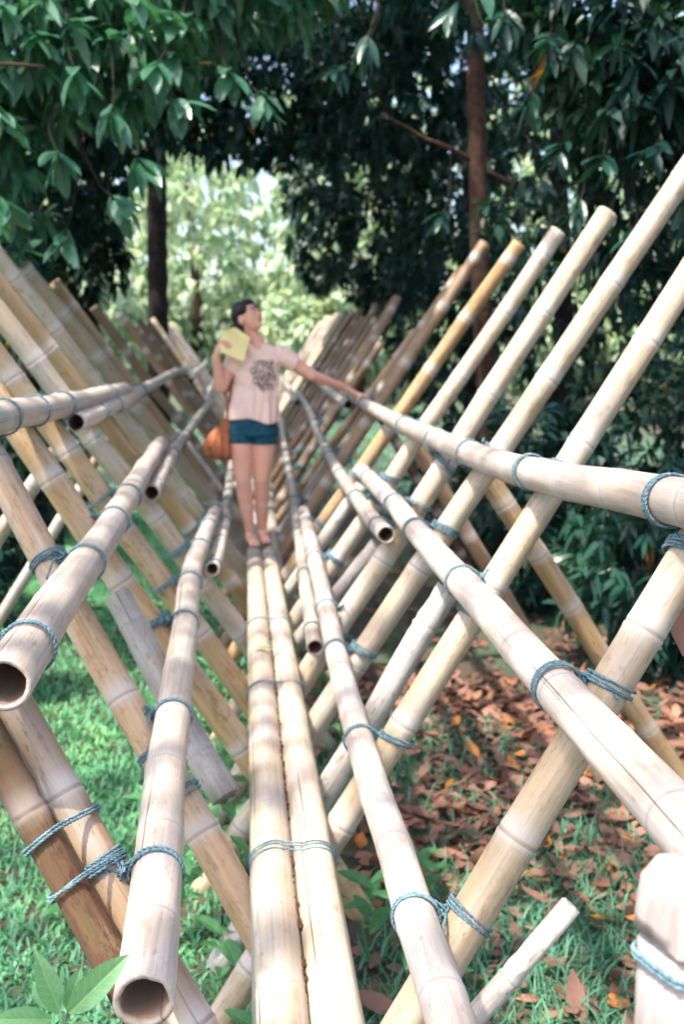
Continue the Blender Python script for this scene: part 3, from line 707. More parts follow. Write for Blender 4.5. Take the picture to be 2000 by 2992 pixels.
# eyes, brows, lips
m_dark = simple('dark_hair', (0.016, 0.012, 0.012), .45, .4, .3, 60, .3); m_eye = simple('eye_white', (0.7, 0.68, 0.66), .3, .5, 0.02); m_lip = simple('lip', (0.36, 0.12, 0.10), .45, .4, .1)
for s in (1, -1):
    V, F = ellipsoid(H(s * .030, .0795, .012), (.0135, .008, .0075), HR, 12, 8); b = Bag(); b.add(V, F); e = link('eye', b.mesh('eye'), m_eye); e.parent = person
    V, F = ellipsoid(H(s * .030, .0865, .013), (.006, .0025, .006), HR, 10, 6); b = Bag(); b.add(V, F); p_ = link('pupil', b.mesh('pupil'), m_dark); p_.parent = e
    V, F = capsule(H(s * .012, .088, .030), H(s * .046, .078, .034), .004, .003, 8); b = Bag(); b.add(V, F); e = link('eyebrow', b.mesh('eyebrow'), m_dark); e.parent = person
V, F = ellipsoid(H(0, .0895, -.051), (.021, .006, .0085), HR, 12, 8); b = Bag(); b.add(V, F); e = link('lips', b.mesh('lips'), m_lip); e.parent = person
# hair tied back
hair = [ellipsoid(H(0, -.030, .038), (.080, .082, .082), HR), ellipsoid(H(0, -.060, -.015), (.074, .052, .075), HR), ellipsoid(H(0, .030, .082), (.060, .045, .030), HR), ellipsoid(H(0, -.095, -.05), (.040, .032, .042), HR)]
hair += [ellipsoid(H(s * .058, .018, .048), (.022, .040, .036), HR) for s in (1, -1)]
fuse('hair', hair, .007, 3, m_dark, person)
# T-shirt
sh = [loft([(-.012, .03, 1.322, .062, .050), (-.008, .03, 1.300, .110, .066), (-.004, .03, 1.262, .165, .085), (-.012, .028, 1.20, .158, .098), (-.016, .025, 1.12, .148, .104), (-.026, .026, 1.03, .146, .100), (-.040, .028, .93, .160, .106), (-.045, .028, .86, .170, .112), (-.045, .028, .820, .173, .114)])]
se = SL_ + (EL - SL_) * .46; sf = SR_ + (ER - SR_) * .50
sh += [capsule(SL_ + [-.02, 0, 0], se, .062, .060, 16, True), capsule(SR_ + [.02, 0, 0], sf, .062, .058, 16, True), ellipsoid(SL_ + [-.012, 0, .0], (.062, .058, .058)), ellipsoid(SR_ + [.012, 0, 0], (.062, .058, .058))]
so = fuse('t_shirt', sh, .006, 4, shirt_mat(), person)
co = np.empty(len(so.data.vertices) * 3, np.float32); so.data.vertices.foreach_get('co', co); co = co.reshape(-1, 3)
k_ = np.clip((1.15 - co[:, 2]) / .3, 0, 1); a_ = np.arctan2(co[:, 1] - .03, co[:, 0] + .03)
ds = k_ * (.009 * np.sin(a_ * 7 + co[:, 2] * 9) + .006 * np.sin(a_ * 13 - co[:, 2] * 14)) + .004 * np.sin(co[:, 2] * 60 + a_ * 3) * (1 - k_)
co[:, 0] += np.cos(a_) * ds; co[:, 1] += np.sin(a_) * ds; co[:, 2] += np.where(co[:, 2] < .90, .012 * np.sin(a_ * 3 + 1) - .10 * (co[:, 0] + .045), 0)
so.data.vertices.foreach_set('co', co.ravel()); so.data.update()
# shorts
m_short = simple('navy_denim', (0.014, 0.085, 0.13), .8, .2, .25, 30, .2)
so2 = fuse('shorts', [loft([(-.048, .03, .90, .135, .092), (-.048, .03, .82, .158, .102), (-.048, .03, .745, .168, .108), (-.048, .03, .715, .166, .104)]),
            capsule((-.120, .03, .76), (-.121, .024, .668), .090, .089, 22, True), capsule((.022, .032, .76), (.021, .03, .662), .090, .089, 22, True)], .006, 3, m_short, person)
# yellow folder held in the raised hand (a thing of its own)
m_yel = simple('yellow_card', (0.86, 0.70, 0.32), .6, .3, .06, 12)
yb = Bag(); c0 = np.array([-.150, -.135, 1.318]); ux = np.array([.088, -.012, -.034]); uy = np.array([.030, .004, .082])
q4 = [c0 - ux - uy, c0 + ux * .9 - uy * 1.05, c0 + ux * .8 + uy * .75, c0 - ux * .35 + uy * 1.05, c0 - ux + uy * .5]; nn = np.cross(ux, uy); nn = nn / np.linalg.norm(nn) * .006
V = [p_ + nn for p_ in q4] + [p_ - nn for p_ in q4]; F = [(0, 1, 2, 3, 4), (9, 8, 7, 6, 5)] + [(i, i + 5, (i + 1) % 5 + 5, (i + 1) % 5) for i in range(5)]
yb.add(V, F); yo = link('yellow_folder', yb.mesh('yellow_folder'), m_yel, None, False); yo.location = (0, PY, Z0); tag(yo, 'yellow folded card held up at the shoulder of the woman', 'card')
# rust bag hanging at her side
bag_o = empty('shoulder_bag', (0, PY, Z0)); tag(bag_o, 'rust orange cloth shoulder bag hanging at the hip of the woman', 'bag')
m_bag = simple('rust_cloth', (0.50, 0.17, 0.085), .85, .15, .2, 18, .6)
pb = fuse('pouch', [loft([(-.205, .02, .835, .020, .022), (-.222, .02, .79, .045, .035), (-.250, .02, .72, .085, .055), (-.268, .02, .65, .105, .065), (-.262, .02, .59, .088, .058), (-.245, .02, .562, .045, .035)], 24)], .007, 3, m_bag, bag_o)
co = np.empty(len(pb.data.vertices) * 3, np.float32); pb.data.vertices.foreach_get('co', co); co = co.reshape(-1, 3); a_ = np.arctan2(co[:, 1] - .02, co[:, 0] + .25)
ds = .010 * np.sin(a_ * 9 + co[:, 2] * 6); co[:, 0] += np.cos(a_) * ds; co[:, 1] += np.sin(a_) * ds; pb.data.vertices.foreach_set('co', co.ravel()); pb.data.update()
V, F = sweep(resample([(-.208, .02, .83), (-.215, -.01, 1.0), (-.190, -.03, 1.15), (-.135, .02, 1.315), (-.12, .06, 1.31), (-.18, .13, 1.1), (-.215, .06, .84)], .02)[0], .008, 8); b = Bag(); b.add(V, F); st_ = link('strap', b.mesh('strap'), m_bag); st_.parent = bag_o

# ------------------------------------------------------------------ leaves
LF_LOOP = np.array([0, 1, 2, 1, 3, 4, 2, 3, 5, 4]); LF_START = np.array([0, 3, 7])
def unit(a): return a / (np.linalg.norm(a, axis=-1, keepdims=True) + 1e-9)
def leaf_verts(P, D, N, L, W, droop):
    S = unit(np.cross(D, N)); N = np.cross(S, D); L = L[:, None]; W = W[:, None]; dr = droop[:, None] * np.array([[0, 0, -1.]])
    p1 = P + D * L * .32 + dr * L * .05; p2 = P + D * L * .68 + dr * L * .22; p3 = P + D * L * .97 + dr * L * .5
    f = N * W * .16
    return np.stack([P, p1 - S * W * .48 + f, p1 + S * W * .48 + f, p2 - S * W * .40 + f, p2 + S * W * .40 + f, p3], 1)
def leaf_mesh(name, V):
    n = len(V); loops = (LF_LOOP[None] + 6 * np.arange(n)[:, None]).ravel(); starts = (LF_START[None] + 10 * np.arange(n)[:, None]).ravel()
    return mesh_np(name, V.reshape(-1, 3), loops, starts)
def rosettes(P, A, k, L, W, spread=1.0, grav=0.45):
    """k leaves round each twig tip P with axis A"""
    n = len(P); A = unit(A); u = unit(np.cross(A, rng.normal(0, 1, (n, 3)))); v = np.cross(A, u)
    out = []
    for i in range(k):
        a = i * 2.4 + rng.uniform(0, .6, n); rd = np.cos(a)[:, None] * u + np.sin(a)[:, None] * v
        D = unit(A * rng.uniform(.25, .9, (n, 1)) + rd * spread + np.array([0, 0, -grav]) * rng.uniform(.5, 1.4, (n, 1)))
        N = unit(np.cross(np.cross(D, np.array([0, 0, 1.])) + 1e-6, D) + rng.normal(0, .35, (n, 3)))
        ln = L * rng.uniform(.45, 1.2, n)
        out.append(leaf_verts(P - A * (i * .006) + rd * .004, D, N, ln, W * ln / L * rng.uniform(.65, 1.35, n), rng.uniform(.1, .9, n)))
    return np.concatenate(out)
def blob_twigs(c, r, n, shell=.55, keep=None):
    d = unit(rng.normal(0, 1, (n, 3))); q = rng.uniform(shell ** 3, 1, n) ** (1 / 3)
    P = np.array(c) + d * q[:, None] * np.array(r); A = d + np.array([0, 0, -.25]) + rng.normal(0, .35, (n, 3))
    P[:, 2] = np.where(P[:, 2] < .1, .1 + rng.uniform(0, .3, n), P[:, 2])
    # the way along the bridge is kept clear
    zc = np.where(P[:, 1] > 8, 2.0 + .17 * P[:, 1], 2.75 + .085 * np.maximum(P[:, 1], 0)); cw = np.where(P[:, 2] < 2.75, 1.55, np.where(P[:, 1] > 8, .80, 1.15))
    ok = ~((np.abs(P[:, 0] + np.where(P[:, 1] > 8, .28, -.1)) < cw) & (P[:, 2] < zc))
    ok |= P[:, 1] > 21
    return P[ok], A[ok]
def limb_pts(a, b, sag=0.0, k=7, wob=.04):
    a, b = np.array(a, float), np.array(b, float); t = np.linspace(0, 1, k)[:, None]; P = a + (b - a) * t
    P[:, 2] += sag * np.sin(np.pi * t[:, 0]); P[1:-1] += rng.normal(0, wob, (k - 2, 3)); return P
def tree(name, label, base, trunk, r0, r1, bark, limbs, blobs, leafm, L, W, k, spread=1.0, group=None, keyleaves=None, cat='tree'):
    """base (x,y); trunk [(x,y,z)]; limbs [(p0,p1,r)]; blobs [(c,r,n)]"""
    o = empty(name, (base[0], base[1], 0)); tag(o, label, cat, group)
    if trunk:
        P, t = resample(trunk, .12)
        for _ in range(5): P[1:-1] = (P[:-2] + 2 * P[1:-1] + P[2:]) / 4
        R = np.interp(t, [0, .35, t[-1]], [r0 * 1.35, r0, r1]) * (1 + rng.normal(0, .03, len(t)))
        V, F = sweep(P, R, 14); V += rng.normal(0, r0 * .04, V.shape); b = Bag(); b.add(V, F); link('trunk', b.mesh('trunk'), bark, o)
    for p0, p1, r in limbs:
        P, t = resample(limb_pts(p0, p1, rng.uniform(-.03, .06), 8, .012), .1); V, F = sweep(P, np.linspace(r, r * .4, len(P)), 8)
        b = Bag(); b.add(V, F); link('branch', b.mesh('branch'), bark, o)
    Vs = []
    for c, r, n in blobs:
        P, A = blob_twigs(c, r, n)
        if len(P): Vs.append(rosettes(P, A, k, L, W, spread))
    if Vs:
        me = leaf_mesh('crown', np.concatenate(Vs)); link('crown', me, leafm, o, False)
    return o

KEY = {}
def key_leaf(L, W, leafm, nm, fold=.12):
    k = (nm, round(L, 2))
    if k in KEY: return KEY[k]
    V = []; F = []; ts = [0, .12, .3, .5, .7, .87, 1.0]; ws = [.06, .5, .92, 1.0, .82, .45, .02]
    for t, w in zip(ts, ws):
        z = -.22 * L * t * t
        V += [(-w * W / 2, t * L, z + fold * W * w + .02 * W * math.sin(t * 19)), (0, t * L, z), (w * W / 2, t * L, z + fold * W * w + .02 * W * math.sin(t * 17 + 2))]
    for i in range(6):
        a = i * 3; F += [(a, a + 1, a + 4, a + 3), (a + 1, a + 2, a + 5, a + 4)]
    me = mesh_faces('leaf', V, F); me.materials.append(leafm); KEY[k] = me; return me
def key_sprays(o, tips, L, W, leafm, k=7, grav=.5):
    """single big leaves, each an object, in sprays at the given twig tips"""
    for p, ax in tips:
        p = np.array(p, float); ax = np.array(ax, float); ax /= np.linalg.norm(ax); u, v, w = frame_for(ax)
        Pt, _ = resample([p, p - ax * .16 + rng.normal(0, .015, 3), p - ax * .30 + np.array([0, .10, .12]), p - ax * .42 + np.array([0, .25, .32])], .05); V, F = sweep(Pt, np.linspace(.004, .011, len(Pt)), 6); tb = Bag(); tb.add(V, F); link('twig', tb.mesh('twig'), M['bark_dark'], o)
        for i in range(k):
            a = i * 2.4 + rng.uniform(0, .5); rd = math.cos(a) * u + math.sin(a) * v
            D = ax * rng.uniform(.3, 1.0) + rd * .9 + np.array([0, 0, -grav * rng.uniform(.5, 1.5)]); D /= np.linalg.norm(D)
            N = np.array([0, 0, 1.]) - D * D[2] + rng.normal(0, .3, 3); S = np.cross(D, N); S /= np.linalg.norm(S); N = np.cross(S, D)
            s = rng.uniform(.75, 1.15); q = p - ax * i * .012
            lo = bpy.data.objects.new('leaf', key_leaf(L, W, leafm, leafm.name)); COL.objects.link(lo); lo.parent = o
            lo.matrix_parent_inverse = Matrix.Translation(-Vector(o.location))
            lo.matrix_basis = Matrix(((S[0] * s, D[0] * s, N[0] * s, q[0]), (S[1] * s, D[1] * s, N[1] * s, q[1]), (S[2] * s, D[2] * s, N[2] * s, q[2]), (0, 0, 0, 1)))

# ---- trees
t = tree('tree', 'tall tree with slim straight black trunk left of the far bridge end', (-1.36, 15), [(-1.36, 15, -.1), (-1.33, 15, 2), (-1.28, 15, 4.4), (-1.2, 15, 8)], .165, .12, M['bark_dark'],
         [((-1.28, 15, 4.6), (-3.2, 14.2, 6.4), .06), ((-1.25, 15, 5.2), (.8, 14.6, 7.0), .06)],
         [((-3.2, 14.5, 6.0), (2.2, 1.2, 1.8), 420), ((-3.0, 16, 8.2), (2.2, 1.4, 1.6), 320)], M['leaf_shade'], .2, .08, 7)
t2 = tree('tree', 'tree with leaning reddish brown trunk behind the right side poles', (1.98, 8.05), [(2.04, 8.05, -.1), (1.88, 8.05, 1.6), (1.78, 8, 2.9), (1.72, 8, 4.4), (1.6, 8.1, 6.5)], .082, .062, M['bark'],
          [((1.72, 8, 3.48), (.98, 7.9, 3.80), .024), ((1.78, 8, 3.42), (2.2, 7.8, 3.22), .022)],
          [((.5, 8.8, 5.3), (1.9, .9, 1.05), 430), ((2.4, 8.9, 4.9), (1.5, .8, 1.3), 360), ((1.2, 9.4, 4.3), (.9, .6, .8), 280), ((1.75, 7.2, 4.55), (.5, .3, .45), 70), ((1.9, 7.3, 2.9), (.35, .25, .4), 26)], M['leaf_shade'], .15, .05, 8)
t3 = tree('tree', 'near tree on the right whose long drooping leaves hang over the side poles', (3.7, 6.0), [(3.7, 6, -.1), (3.6, 5.9, 2.5), (3.3, 5.7, 5.5)], .13, .09, M['bark'],
          [((3.5, 5.8, 3.0), (2.1, 5.3, 3.5), .03), ((3.4, 5.8, 4.0), (1.7, 5.4, 4.2), .035), ((3.55, 5.8, 2.4), (2.4, 5.0, 2.5), .025)],
          [((2.5, 5.7, 4.0), (1.2, .7, .75), 700), ((2.0, 5.4, 3.5), (.55, .45, .4), 120), ((3.0, 5.3, 3.0), (.8, .5, .8), 300), ((2.5, 6.2, 3.0), (.6, .4, .8), 200), ((1.6, 3.6, 7.4), (2.2, 2.4, .9), 420), ((2.0, 7.2, 7.0), (2.0, 2.2, .9), 700), ((.2, 8.6, 7.2), (1.6, 1.6, .8), 600), ((4.6, 2.6, 3.6), (1.3, 2.2, 2.6), 1100), ((4.8, -1.6, 3.8), (1.5, 2.4, 2.8), 1100)], M['leaf_shade'], .17, .045, 8)  # last two blobs: unseen foliage added at the right to block low sky light
tips = []
for x, y, z in [(1.55, 5.3, 3.05), (1.62, 5.2, 2.72), (1.72, 5.1, 2.95), (1.85, 5.2, 3.35), (1.45, 5.2, 3.55), (1.95, 5.0, 3.0), (2.05, 5.2, 3.6), (1.75, 5.3, 3.75), (2.15, 5.0, 2.75), (1.6, 5.4, 2.45), (1.3, 5.5, 3.75), (2.2, 4.9, 3.25), (1.05, 5.8, 3.85), (.62, 6.0, 3.72), (.45, 6.1, 3.62), (2.05, 4.8, 3.5), (1.9, 5.1, 2.6), (1.42, 5.4, 3.3)]:
    tips.append(((x, y, z), (-.5 + rng.normal(0, .3), -.5 + rng.normal(0, .3), -.7)))
key_sprays(t3, tips, .17, .045, M['leaf_dark'], 9)
key_sprays(t2, [((1.62, 7.6, 4.25), (-.1, -.5, -.8)), ((1.85, 7.6, 4.15), (.2, -.5, -.8)), ((1.72, 7.5, 4.5), (0, -.6, -.7)), ((2.15, 7.5, 3.2), (.1, -.5, -.8)), ((2.0, 7.6, 2.75), (-.2, -.5, -.8)), ((1.4, 7.7, 3.0), (-.4, -.4, -.8))], .18, .05, M['leaf_dark'], 9)
# a pair of big round leaves close above
key_sprays(t3, [((.93, 4.6, 3.62), (0, -.2, -1))], .22, .10, M['leaf_mid'], 2, .8)
t4 = tree('tree', 'near tree on the left with broad sunlit leaves reaching over the handrail', (-4.2, 6.6), [(-4.2, 6.6, -.1), (-4.0, 6.5, 2.5), (-3.4, 6.2, 5.2)], .14, .09, M['bark'],
          [((-1.9, 5.1, 3.28), (-1.0, 5.0, 3.32), .016), ((-3.7, 6.3, 3.8), (-1.2, 5.8, 3.7), .04), ((-3.5, 6.2, 4.6), (-.4, 6.2, 4.3), .04)],
          [((-1.3, 5.9, 3.7), (1.0, .5, .45), 330), ((-1.8, 5.8, 3.2), (.6, .5, .6), 170), ((-.4, 6.4, 4.25), (.9, .6, .45), 300), ((-1.9, 6.5, 2.6), (.7, .4, .6), 120), ((-2.8, 1.0, 7.0), (2.0, 2.2, .9), 260), ((-3.4, 4.2, 7.0), (1.6, 1.8, .9), 40), ((-2.6, 7.6, 7.0), (2.0, 2.0, .9), 800), ((-1.0, 10.6, 7.6), (2.0, 1.6, .8), 600), ((-.3, 6.2, 7.6), (1.6, 1.6, .8), 110)], M['leaf_mid'], .19, .068, 7)
tips = []
for x, y, z in [(-1.1, 5.4, 3.55), (-.9, 5.3, 3.35), (-.75, 5.4, 3.2), (-1.25, 5.2, 3.15), (-.55, 5.5, 3.45), (-1.0, 5.3, 2.95), (-.6, 5.6, 2.98), (-.72, 5.5, 2.78), (-1.3, 5.4, 2.75), (-.35, 5.7, 3.75), (-.15, 5.8, 3.5), (.05, 5.9, 3.4), (-1.2, 5.1, 3.6), (-.4, 5.6, 3.3), (-1.32, 5.3, 3.9), (-.8, 5.5, 3.85), (-.2, 6.0, 3.95), (-1.05, 5.6, 2.6)]:
    tips.append(((x, y, z), (.25 + rng.normal(0, .3), -.5 + rng.normal(0, .3), -.75)))
key_sprays(t4, tips, .19, .075, M['leaf_mid'], 8)

# the dense dark trees behind both sides
BG = [
 ('broad dark tree filling the right edge behind the near side poles', (5.4, 9.2), [((4.9, 8.8, 3.2), (1.5, .9, 2.4), 380), ((4.2, 8.2, 1.7), (1.1, .7, 1.3), 190)], 'leaf_dark'),
 ('dark tree right behind the leaning brown trunk', (3.2, 10.4), [((3.0, 10.2, 3.4), (1.5, .8, 2.3), 380), ((2.1, 10.8, 2.6), (.8, .6, 1.6), 190)], 'leaf_dark'),
 ('dark round tree right of the far bridge end', (2.9, 13.2), [((2.7, 13, 3.4), (1.2, .9, 2.2), 420), ((1.6, 12.6, 3.7), (.9, .8, 1.3), 360), ((1.0, 14.5, 4.0), (.6, .6, 1.2), 260), ((2.4, 13, 5.6), (1.6, 1, 1.4), 420)], 'leaf_dark'),
 ('dark tree behind the left side poles beside the black trunk', (-3.4, 10.5), [((-3.0, 10.3, 3.5), (1.25, .8, 1.9), 520), ((-2.2, 12.5, 3.2), (.75, .6, 1.2), 420), ((-1.9, 11.2, 3.9), (.6, .5, .8), 160), ((-2.6, 10.4, 5.4), (1.7, .9, 1.1), 300)], 'leaf_dark'),
 ('tall dark tree whose crown closes the top of the view', (-.2, 12.2), [((.3, 12, 6.2), (2.6, 1.0, 1.2), 380), ((-1.8, 11.8, 6.1), (1.3, .8, 1.2), 220), ((.2, 10.8, 4.9), (1.7, .7, .9), 420), ((.0, 10.0, 4.35), (1.1, .5, .6), 230), ((-1.5, 10.6, 4.7), (1.0, .6, .9), 260)], 'leaf_dark'),
]
for lab, b, blobs, lm in BG:
    x, y = b
    if abs(x) < 1: tr = [(x - 2.6, y + .5, -.1), (x - 2.4, y + .3, 3), (x - .8, y, 6.2)]; b = (x - 2.6, y + .5)
    else: tr = [(x, y, -.1), (x + .1, y, 2), (x - .1 * np.sign(x), y, 5)]
    tree('tree', lab, b, tr, .13, .07, M['bark_dark'], [], blobs, M['leaf_shade'], .18, .065, 8, group='dark trees behind the bridge')
# sunlit trees far behind
FAR = [(-6.0, 27, 'pale sunlit tree far off at the left'), (-1.6, 31, 'pale sunlit tree framed in the gap above the bridge end'), (3.2, 29, 'sunlit tree seen right of the head of the person'), (8.5, 28, 'sunlit tree glimpsed through the dark leaves at the right'), (-10.5, 30, 'sunlit tree behind the far left edge'), (13, 27, 'sunlit tree behind the far right edge')]
for x, y, lab in FAR:
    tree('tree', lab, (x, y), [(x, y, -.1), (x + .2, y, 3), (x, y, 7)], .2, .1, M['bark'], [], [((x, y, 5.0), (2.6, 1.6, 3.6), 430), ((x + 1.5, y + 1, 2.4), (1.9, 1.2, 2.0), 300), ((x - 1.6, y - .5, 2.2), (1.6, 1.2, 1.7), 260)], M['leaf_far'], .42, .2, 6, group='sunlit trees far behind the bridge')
# the wood beyond, one mass
n = 1700; P = np.stack([rng.uniform(-34, 40, n), rng.uniform(44, 56, n), 22 * rng.uniform(0, 1, n) ** .8 * (.75 + .25 * np.sin(np.linspace(0, 60, n)))], 1)
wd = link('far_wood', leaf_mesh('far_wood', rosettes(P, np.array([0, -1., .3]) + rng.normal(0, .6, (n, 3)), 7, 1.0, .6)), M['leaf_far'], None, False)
tag(wd, 'pale sunlit wood far behind everything, one leafy mass', 'wood', kind='stuff')
# understorey
SH = [(2.55, 5.9, .9, .75, 'dark long-leaved shrub under the right handrail'), (3.3, 5.2, 1.0, .9, 'dark shrub at the right edge beyond the prop pole'), (2.1, 7.4, 1.1, .8, 'dark shrub behind the middle of the right side'), (3.3, 7.6, 1.4, 1.1, 'tall dark shrub behind the right handrail'),
      (2.3, 9.4, 1.0, .8, 'low dark shrub by the far right side poles'), (-2.5, 7.6, .9, .8, 'dark shrub behind the left side poles'), (-3.3, 9.0, 1.3, 1.1, 'tall dark shrub at the left edge behind the side poles'), (-2.4, 11.5, .9, .8, 'low shrub at the foot of the black trunk'), (-1.95, 5.6, 1.0, .5, 'dark bush close behind the near left side poles'), (-2.0, 9.3, 1.2, .6, 'dark bush behind the far left side poles'), (-2.9, 5.9, 1.5, .7, 'tall dark bush at the left edge of the view')]
for x, y, h, w, lab in SH:
    tree('shrub', lab, (x, y), [(x, y, -.05), (x, y, h * .6), (x + .05, y, h)], .03, .012, M['bark_dark'], [], [((x, y, h * .75), (w, w * .7, h * .8), int(230 * w * h + 90))], M['leaf_shade' if y > 6 else 'leaf_dark'], .17, .045, 8, group='dark shrubs beside the bridge', cat='shrub')

# ------------------------------------------------------------------ grass, weeds, fallen leaves
def grass(name, label, n, region, h, w, dens=None):
    x = rng.uniform(region[0], region[1], n); y = rng.uniform(region[2], region[3], n)
    if dens is not None:
        ok = rng.uniform(0, 1, n) < dens(x, y); x, y = x[ok], y[ok]; n = len(x)
    P = np.stack([x, y, gz(x, y) - .005], 1); a = rng.uniform(0, 2 * np.pi, n); lean = rng.uniform(.15, 1.1, n)
    D = np.stack([np.cos(a) * lean, np.sin(a) * lean, np.ones(n)], 1); D = unit(D); S = np.stack([-np.sin(a), np.cos(a), 0 * a], 1)
    hh = (h * rng.uniform(.5, 1.3, n))[:, None]; ww = (w * rng.uniform(.6, 1.3, n))[:, None]
    out = np.stack([np.cos(a), np.sin(a), -.6 + 0 * a], 1)
    p1 = P + D * hh * .55; p2 = P + D * hh + out * hh * .22
    V = np.stack([P - S * ww * .5, P + S * ww * .5, p1 - S * ww * .45, p1 + S * ww * .45, p2], 1)
    loops = (np.array([0, 1, 3, 2, 2, 3, 4])[None] + 5 * np.arange(n)[:, None]).ravel(); st = (np.array([0, 4])[None] + 7 * np.arange(n)[:, None]).ravel()
    o = link(name, mesh_np(name, V.reshape(-1, 3), loops, st), M['lawn' if name == 'lawn_grass' else 'grass'], None, False); tag(o, label, 'grass', kind='stuff')
def vnoise(x, y): return .5 + .25 * np.sin(x * 2.1 + 1.7 * np.sin(y * 1.3)) + .25 * np.sin(y * 2.7 + 1.9 * np.sin(x * 1.7 + 2))
grass('lawn_grass', 'short bright green lawn grass left of the bridge', 150000, (-4.2, -.1, 2.4, 13), .05, .014, lambda x, y: .55 + .45 * vnoise(x, y))
grass('long_grass', 'longer dark green grass blades under and beside the bridge', 26000, (-1.5, 2.4, 2.1, 5.2), .11, .008, lambda x, y: np.clip(vnoise(x, y) * 1.3 - .15, 0, 1) * np.clip(1.5 - .45 * np.abs(x - .4) - .28 * (y - 2.2), .05, 1))
grass('far_grass', 'sunlit grass beyond the far bridge end', 30000, (-9, 9, 12, 34), .09, .03)
grass('patchy_grass', 'patchy grass among the fallen leaves on the right', 16000, (.3, 4.2, 2.4, 7.5), .06, .008, lambda x, y: np.clip(vnoise(x * 1.7, y * 1.6) * 1.6 - .75, 0, 1))

def weed(x, y, h, n, L, W, lab, mat='weed', name='weed_plant', group='leafy weeds under the bridge', tilt=.9):
    o = empty(name, (x, y, float(gz(x, y)))); tag(o, lab, 'plant', group)
    P, t = resample([(x, y, 0), (x + rng.normal(0, .02), y, h * .5), (x + rng.normal(0, .03), y, h)], .03); V, F = sweep(P, np.linspace(.006, .003, len(P)), 6)
    b = Bag(); b.add(V, F); link('stem', b.mesh('stem'), M[mat], o)
    for i in range(n):
        a = i * 2.4 + rng.uniform(0, .5); zz = h * (1 - .6 * (i / max(1, n - 1)) ** 1.2)
        D = np.array([math.cos(a), math.sin(a), rng.uniform(.0, tilt)]); D /= np.linalg.norm(D); S = np.cross(D, (0, 0, 1)); S /= np.linalg.norm(S); N = np.cross(S, D); s = rng.uniform(.7, 1.2)
        q = (x, y, zz)
        lo = bpy.data.objects.new('leaf', key_leaf(L, W, M[mat], mat)); COL.objects.link(lo); lo.parent = o; lo.matrix_parent_inverse = Matrix.Translation(-Vector(o.location))
        lo.matrix_basis = Matrix(((S[0] * s, D[0] * s, N[0] * s, q[0]), (S[1] * s, D[1] * s, N[1] * s, q[1]), (S[2] * s, D[2] * s, N[2] * s, q[2]), (0, 0, 0, 1)))
    return o
sp = empty('seedling', (-.36, 1.20, 0)); tag(sp, 'pale green broad-leaved seedling in the lower left corner', 'plant')
P, _ = resample([(-.40, 1.30, 0), (-.39, 1.26, .6), (-.36, 1.20, Z0 + .43)], .03); V, F = sweep(P, np.linspace(.007, .004, len(P)), 7); b = Bag(); b.add(V, F); link('stem', b.mesh('stem'), M['leaf_seed'], sp)
for D, s_ in (((-.30, .1, .85), 1.0), ((.62, .05, .62), 1.25), ((-.85, -.1, .16), .95), ((.15, -.7, -.15), 1.0), ((.75, -.3, -.25), .8), ((-.5, .5, .3), .8), ((.2, .6, .5), .7), ((-.6, -.5, -.3), .9)):
    D = np.array(D); D = D / np.linalg.norm(D); S = np.cross(D, (0.1, -.75, .65)); S /= np.linalg.norm(S); N = np.cross(S, D); q = np.array([-.36, 1.20, Z0 + .42]) + D * .012
    lo = bpy.data.objects.new('leaf', key_leaf(.080, .031, M['leaf_seed'], 'seed', .32)); COL.objects.link(lo); lo.parent = sp; lo.matrix_parent_inverse = Matrix.Translation(-Vector(sp.location))
    lo.matrix_basis = Matrix(((S[0] * s_, D[0] * s_, N[0] * s_, q[0]), (S[1] * s_, D[1] * s_, N[1] * s_, q[1]), (S[2] * s_, D[2] * s_, N[2] * s_, q[2]), (0, 0, 0, 1)))
k = 0
for x, y, h, n in [(-.28, 3.6, .28, 10), (-.42, 4.3, .3, 10), (-.2, 2.9, .22, 9), (-.3, 5.2, .35, 10), (.28, 3.0, .3, 9), (.2, 3.7, .25, 9), (.35, 4.6, .3, 9), (-.55, 5.9, .35, 10), (-.1, 2.5, .18, 8), (.45, 2.75, .2, 8), (-.75, 3.3, .16, 7), (.3, 5.6, .3, 9), (-.36, 3.2, .34, 12), (-.22, 3.9, .36, 12), (-.5, 3.8, .26, 10), (-.3, 4.7, .38, 12), (-.12, 3.3, .28, 10), (.12, 3.2, .25, 9), (.5, 3.3, .24, 9), (-.62, 4.9, .3, 10), (-.16, 4.3, .34, 10)]:
    k += 1
    weed(x, y, h, n, .12, .055, 'small leafy green weed on the ground left of the walkway poles' if x < 0 else 'small leafy green weed on the ground right of the walkway poles', 'weed', group='leafy weeds left of the walkway' if x < 0 else 'leafy weeds right of the walkway')

# fallen leaves: the nearest are single things, the rest a mass
def dead_leaf(name, L, W, curl, mat):
    V = []; F = []; ts = [0, .15, .4, .65, .85, 1.0]; ws = [.08, .6, 1, .9, .55, .05]
    for t, w in zip(ts, ws):
        z = curl * L * (t - .5) ** 2 * 2 + .004
        V += [(-w * W / 2, (t - .5) * L, z + curl * W * .6 * w * w), (0, (t - .5) * L, z), (w * W / 2, (t - .5) * L, z + curl * W * .5 * w * w)]
    for i in range(5):
        a = i * 3; F += [(a, a + 1, a + 4, a + 3), (a + 1, a + 2, a + 5, a + 4)]
    me = mesh_faces(name, V, F); me.materials.append(mat); me.polygons.foreach_set('use_smooth', np.ones(len(me.polygons), bool)); return me
DL = [dead_leaf('fallen_leaf', .10, .042, .22, M['litter']), dead_leaf('fallen_leaf', .12, .045, .35, M['litter']), dead_leaf('fallen_leaf', .085, .04, -.12, M['litter'])]
DO = [dead_leaf('fallen_leaf', .10, .05, .25, M['litter_orange']), dead_leaf('fallen_leaf', .09, .045, .4, M['litter_orange'])]
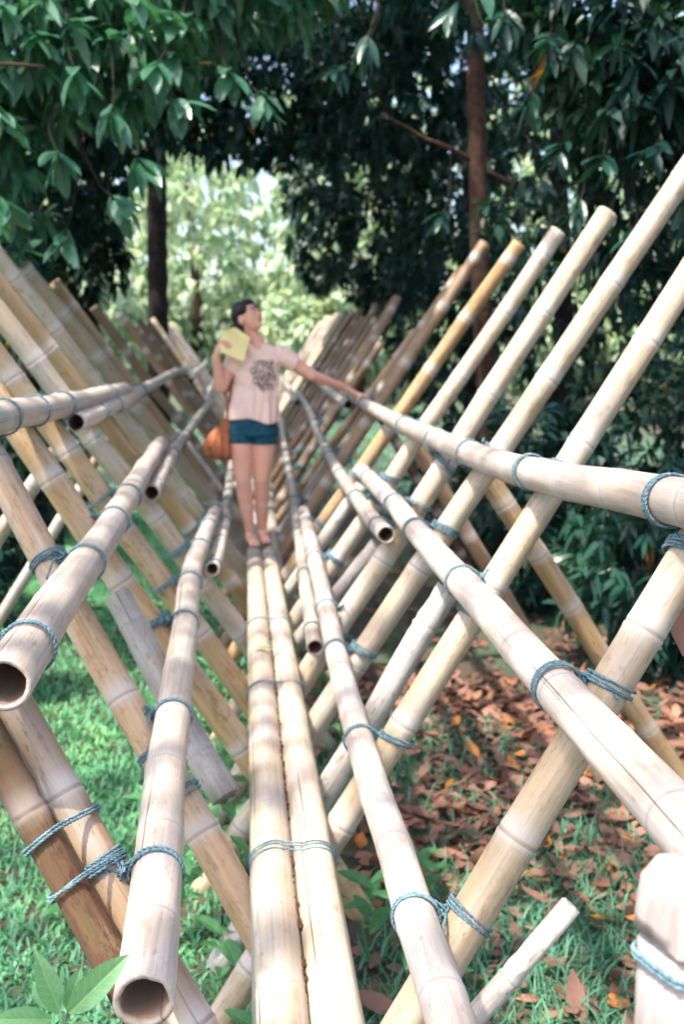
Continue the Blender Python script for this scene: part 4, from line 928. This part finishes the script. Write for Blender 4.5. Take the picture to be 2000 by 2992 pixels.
def litter_density(x, y):
    base = np.exp(-((x - 1.5) / 1.05) ** 2 - ((y - 4.3) / 1.35) ** 2) * 1.5 + .07
    return np.clip(base * (.55 + .7 * vnoise(x * 1.3 + 4, y * 1.5)), 0, 1)
cnt = 0; tries = 0
while cnt < 290 and tries < 20000:
    tries += 1; x = rng.uniform(.15, 2.6); y = rng.uniform(2.4, 4.9)
    if rng.random() > litter_density(x, y) or x / y > .5: continue
    orange = rng.random() < .10
    o = bpy.data.objects.new('fallen_leaf', random.choice(DO if orange else DL)); COL.objects.link(o)
    o.location = (x, y, float(gz(x, y)) + rng.uniform(.012, .05)); o.rotation_euler = (rng.normal(0, .35), rng.normal(0, .35), rng.uniform(0, 6.28)); s = rng.uniform(.7, 1.5); o.scale = (s, s, s)
    tag(o, 'orange fallen leaf lying on the ground right of the bridge' if orange else 'brown fallen leaf lying on the ground right of the bridge', 'leaf', 'orange leaves on the ground' if orange else 'brown leaves on the ground')
    cnt += 1
n = 26000; x = rng.uniform(-.3, 4.5, n); y = rng.uniform(2.4, 9, n); ok = (rng.uniform(0, 1, n) < litter_density(x, y) * np.where(y < 4.9, .55, 1)); x, y = x[ok], y[ok]; n = len(x)
P = np.stack([x, y, gz(x, y) + rng.uniform(.008, .03, n)], 1); a = rng.uniform(0, 6.28, n); D = unit(np.stack([np.cos(a), np.sin(a), rng.normal(0, .25, n)], 1)); N = unit(np.stack([rng.normal(0, .35, n), rng.normal(0, .35, n), np.ones(n)], 1))
o = link('leaf_litter', leaf_mesh('leaf_litter', leaf_verts(P, D, N, rng.uniform(.04, .14, n), rng.uniform(.02, .06, n), rng.uniform(-.35, .25, n))), M['litter'], None, False)
tag(o, 'thick carpet of pinkish brown fallen leaves on the right', 'leaf litter', kind='stuff')

# a dry leaf caught behind the nearest right pole, and a green one dropped on the walkway
me = dead_leaf('dry_leaf', .24, .13, .3, M['litter']); o = bpy.data.objects.new('dry_leaf', me); COL.objects.link(o); o.location = (0.985, 2.3, Z0 + .58); o.rotation_euler = (rad(70), rad(-25), rad(20)); tag(o, 'big dry brown leaf caught behind the nearest right side pole', 'leaf')
me = dead_leaf('green_leaf', .13, .035, .15, M['leaf_seed']); o = bpy.data.objects.new('green_leaf', me); COL.objects.link(o); o.location = (-.035, 4.15, Z0 + .006); o.rotation_euler = (0, rad(4), rad(78)); tag(o, 'single pale green leaf lying on the left walkway pole', 'leaf')
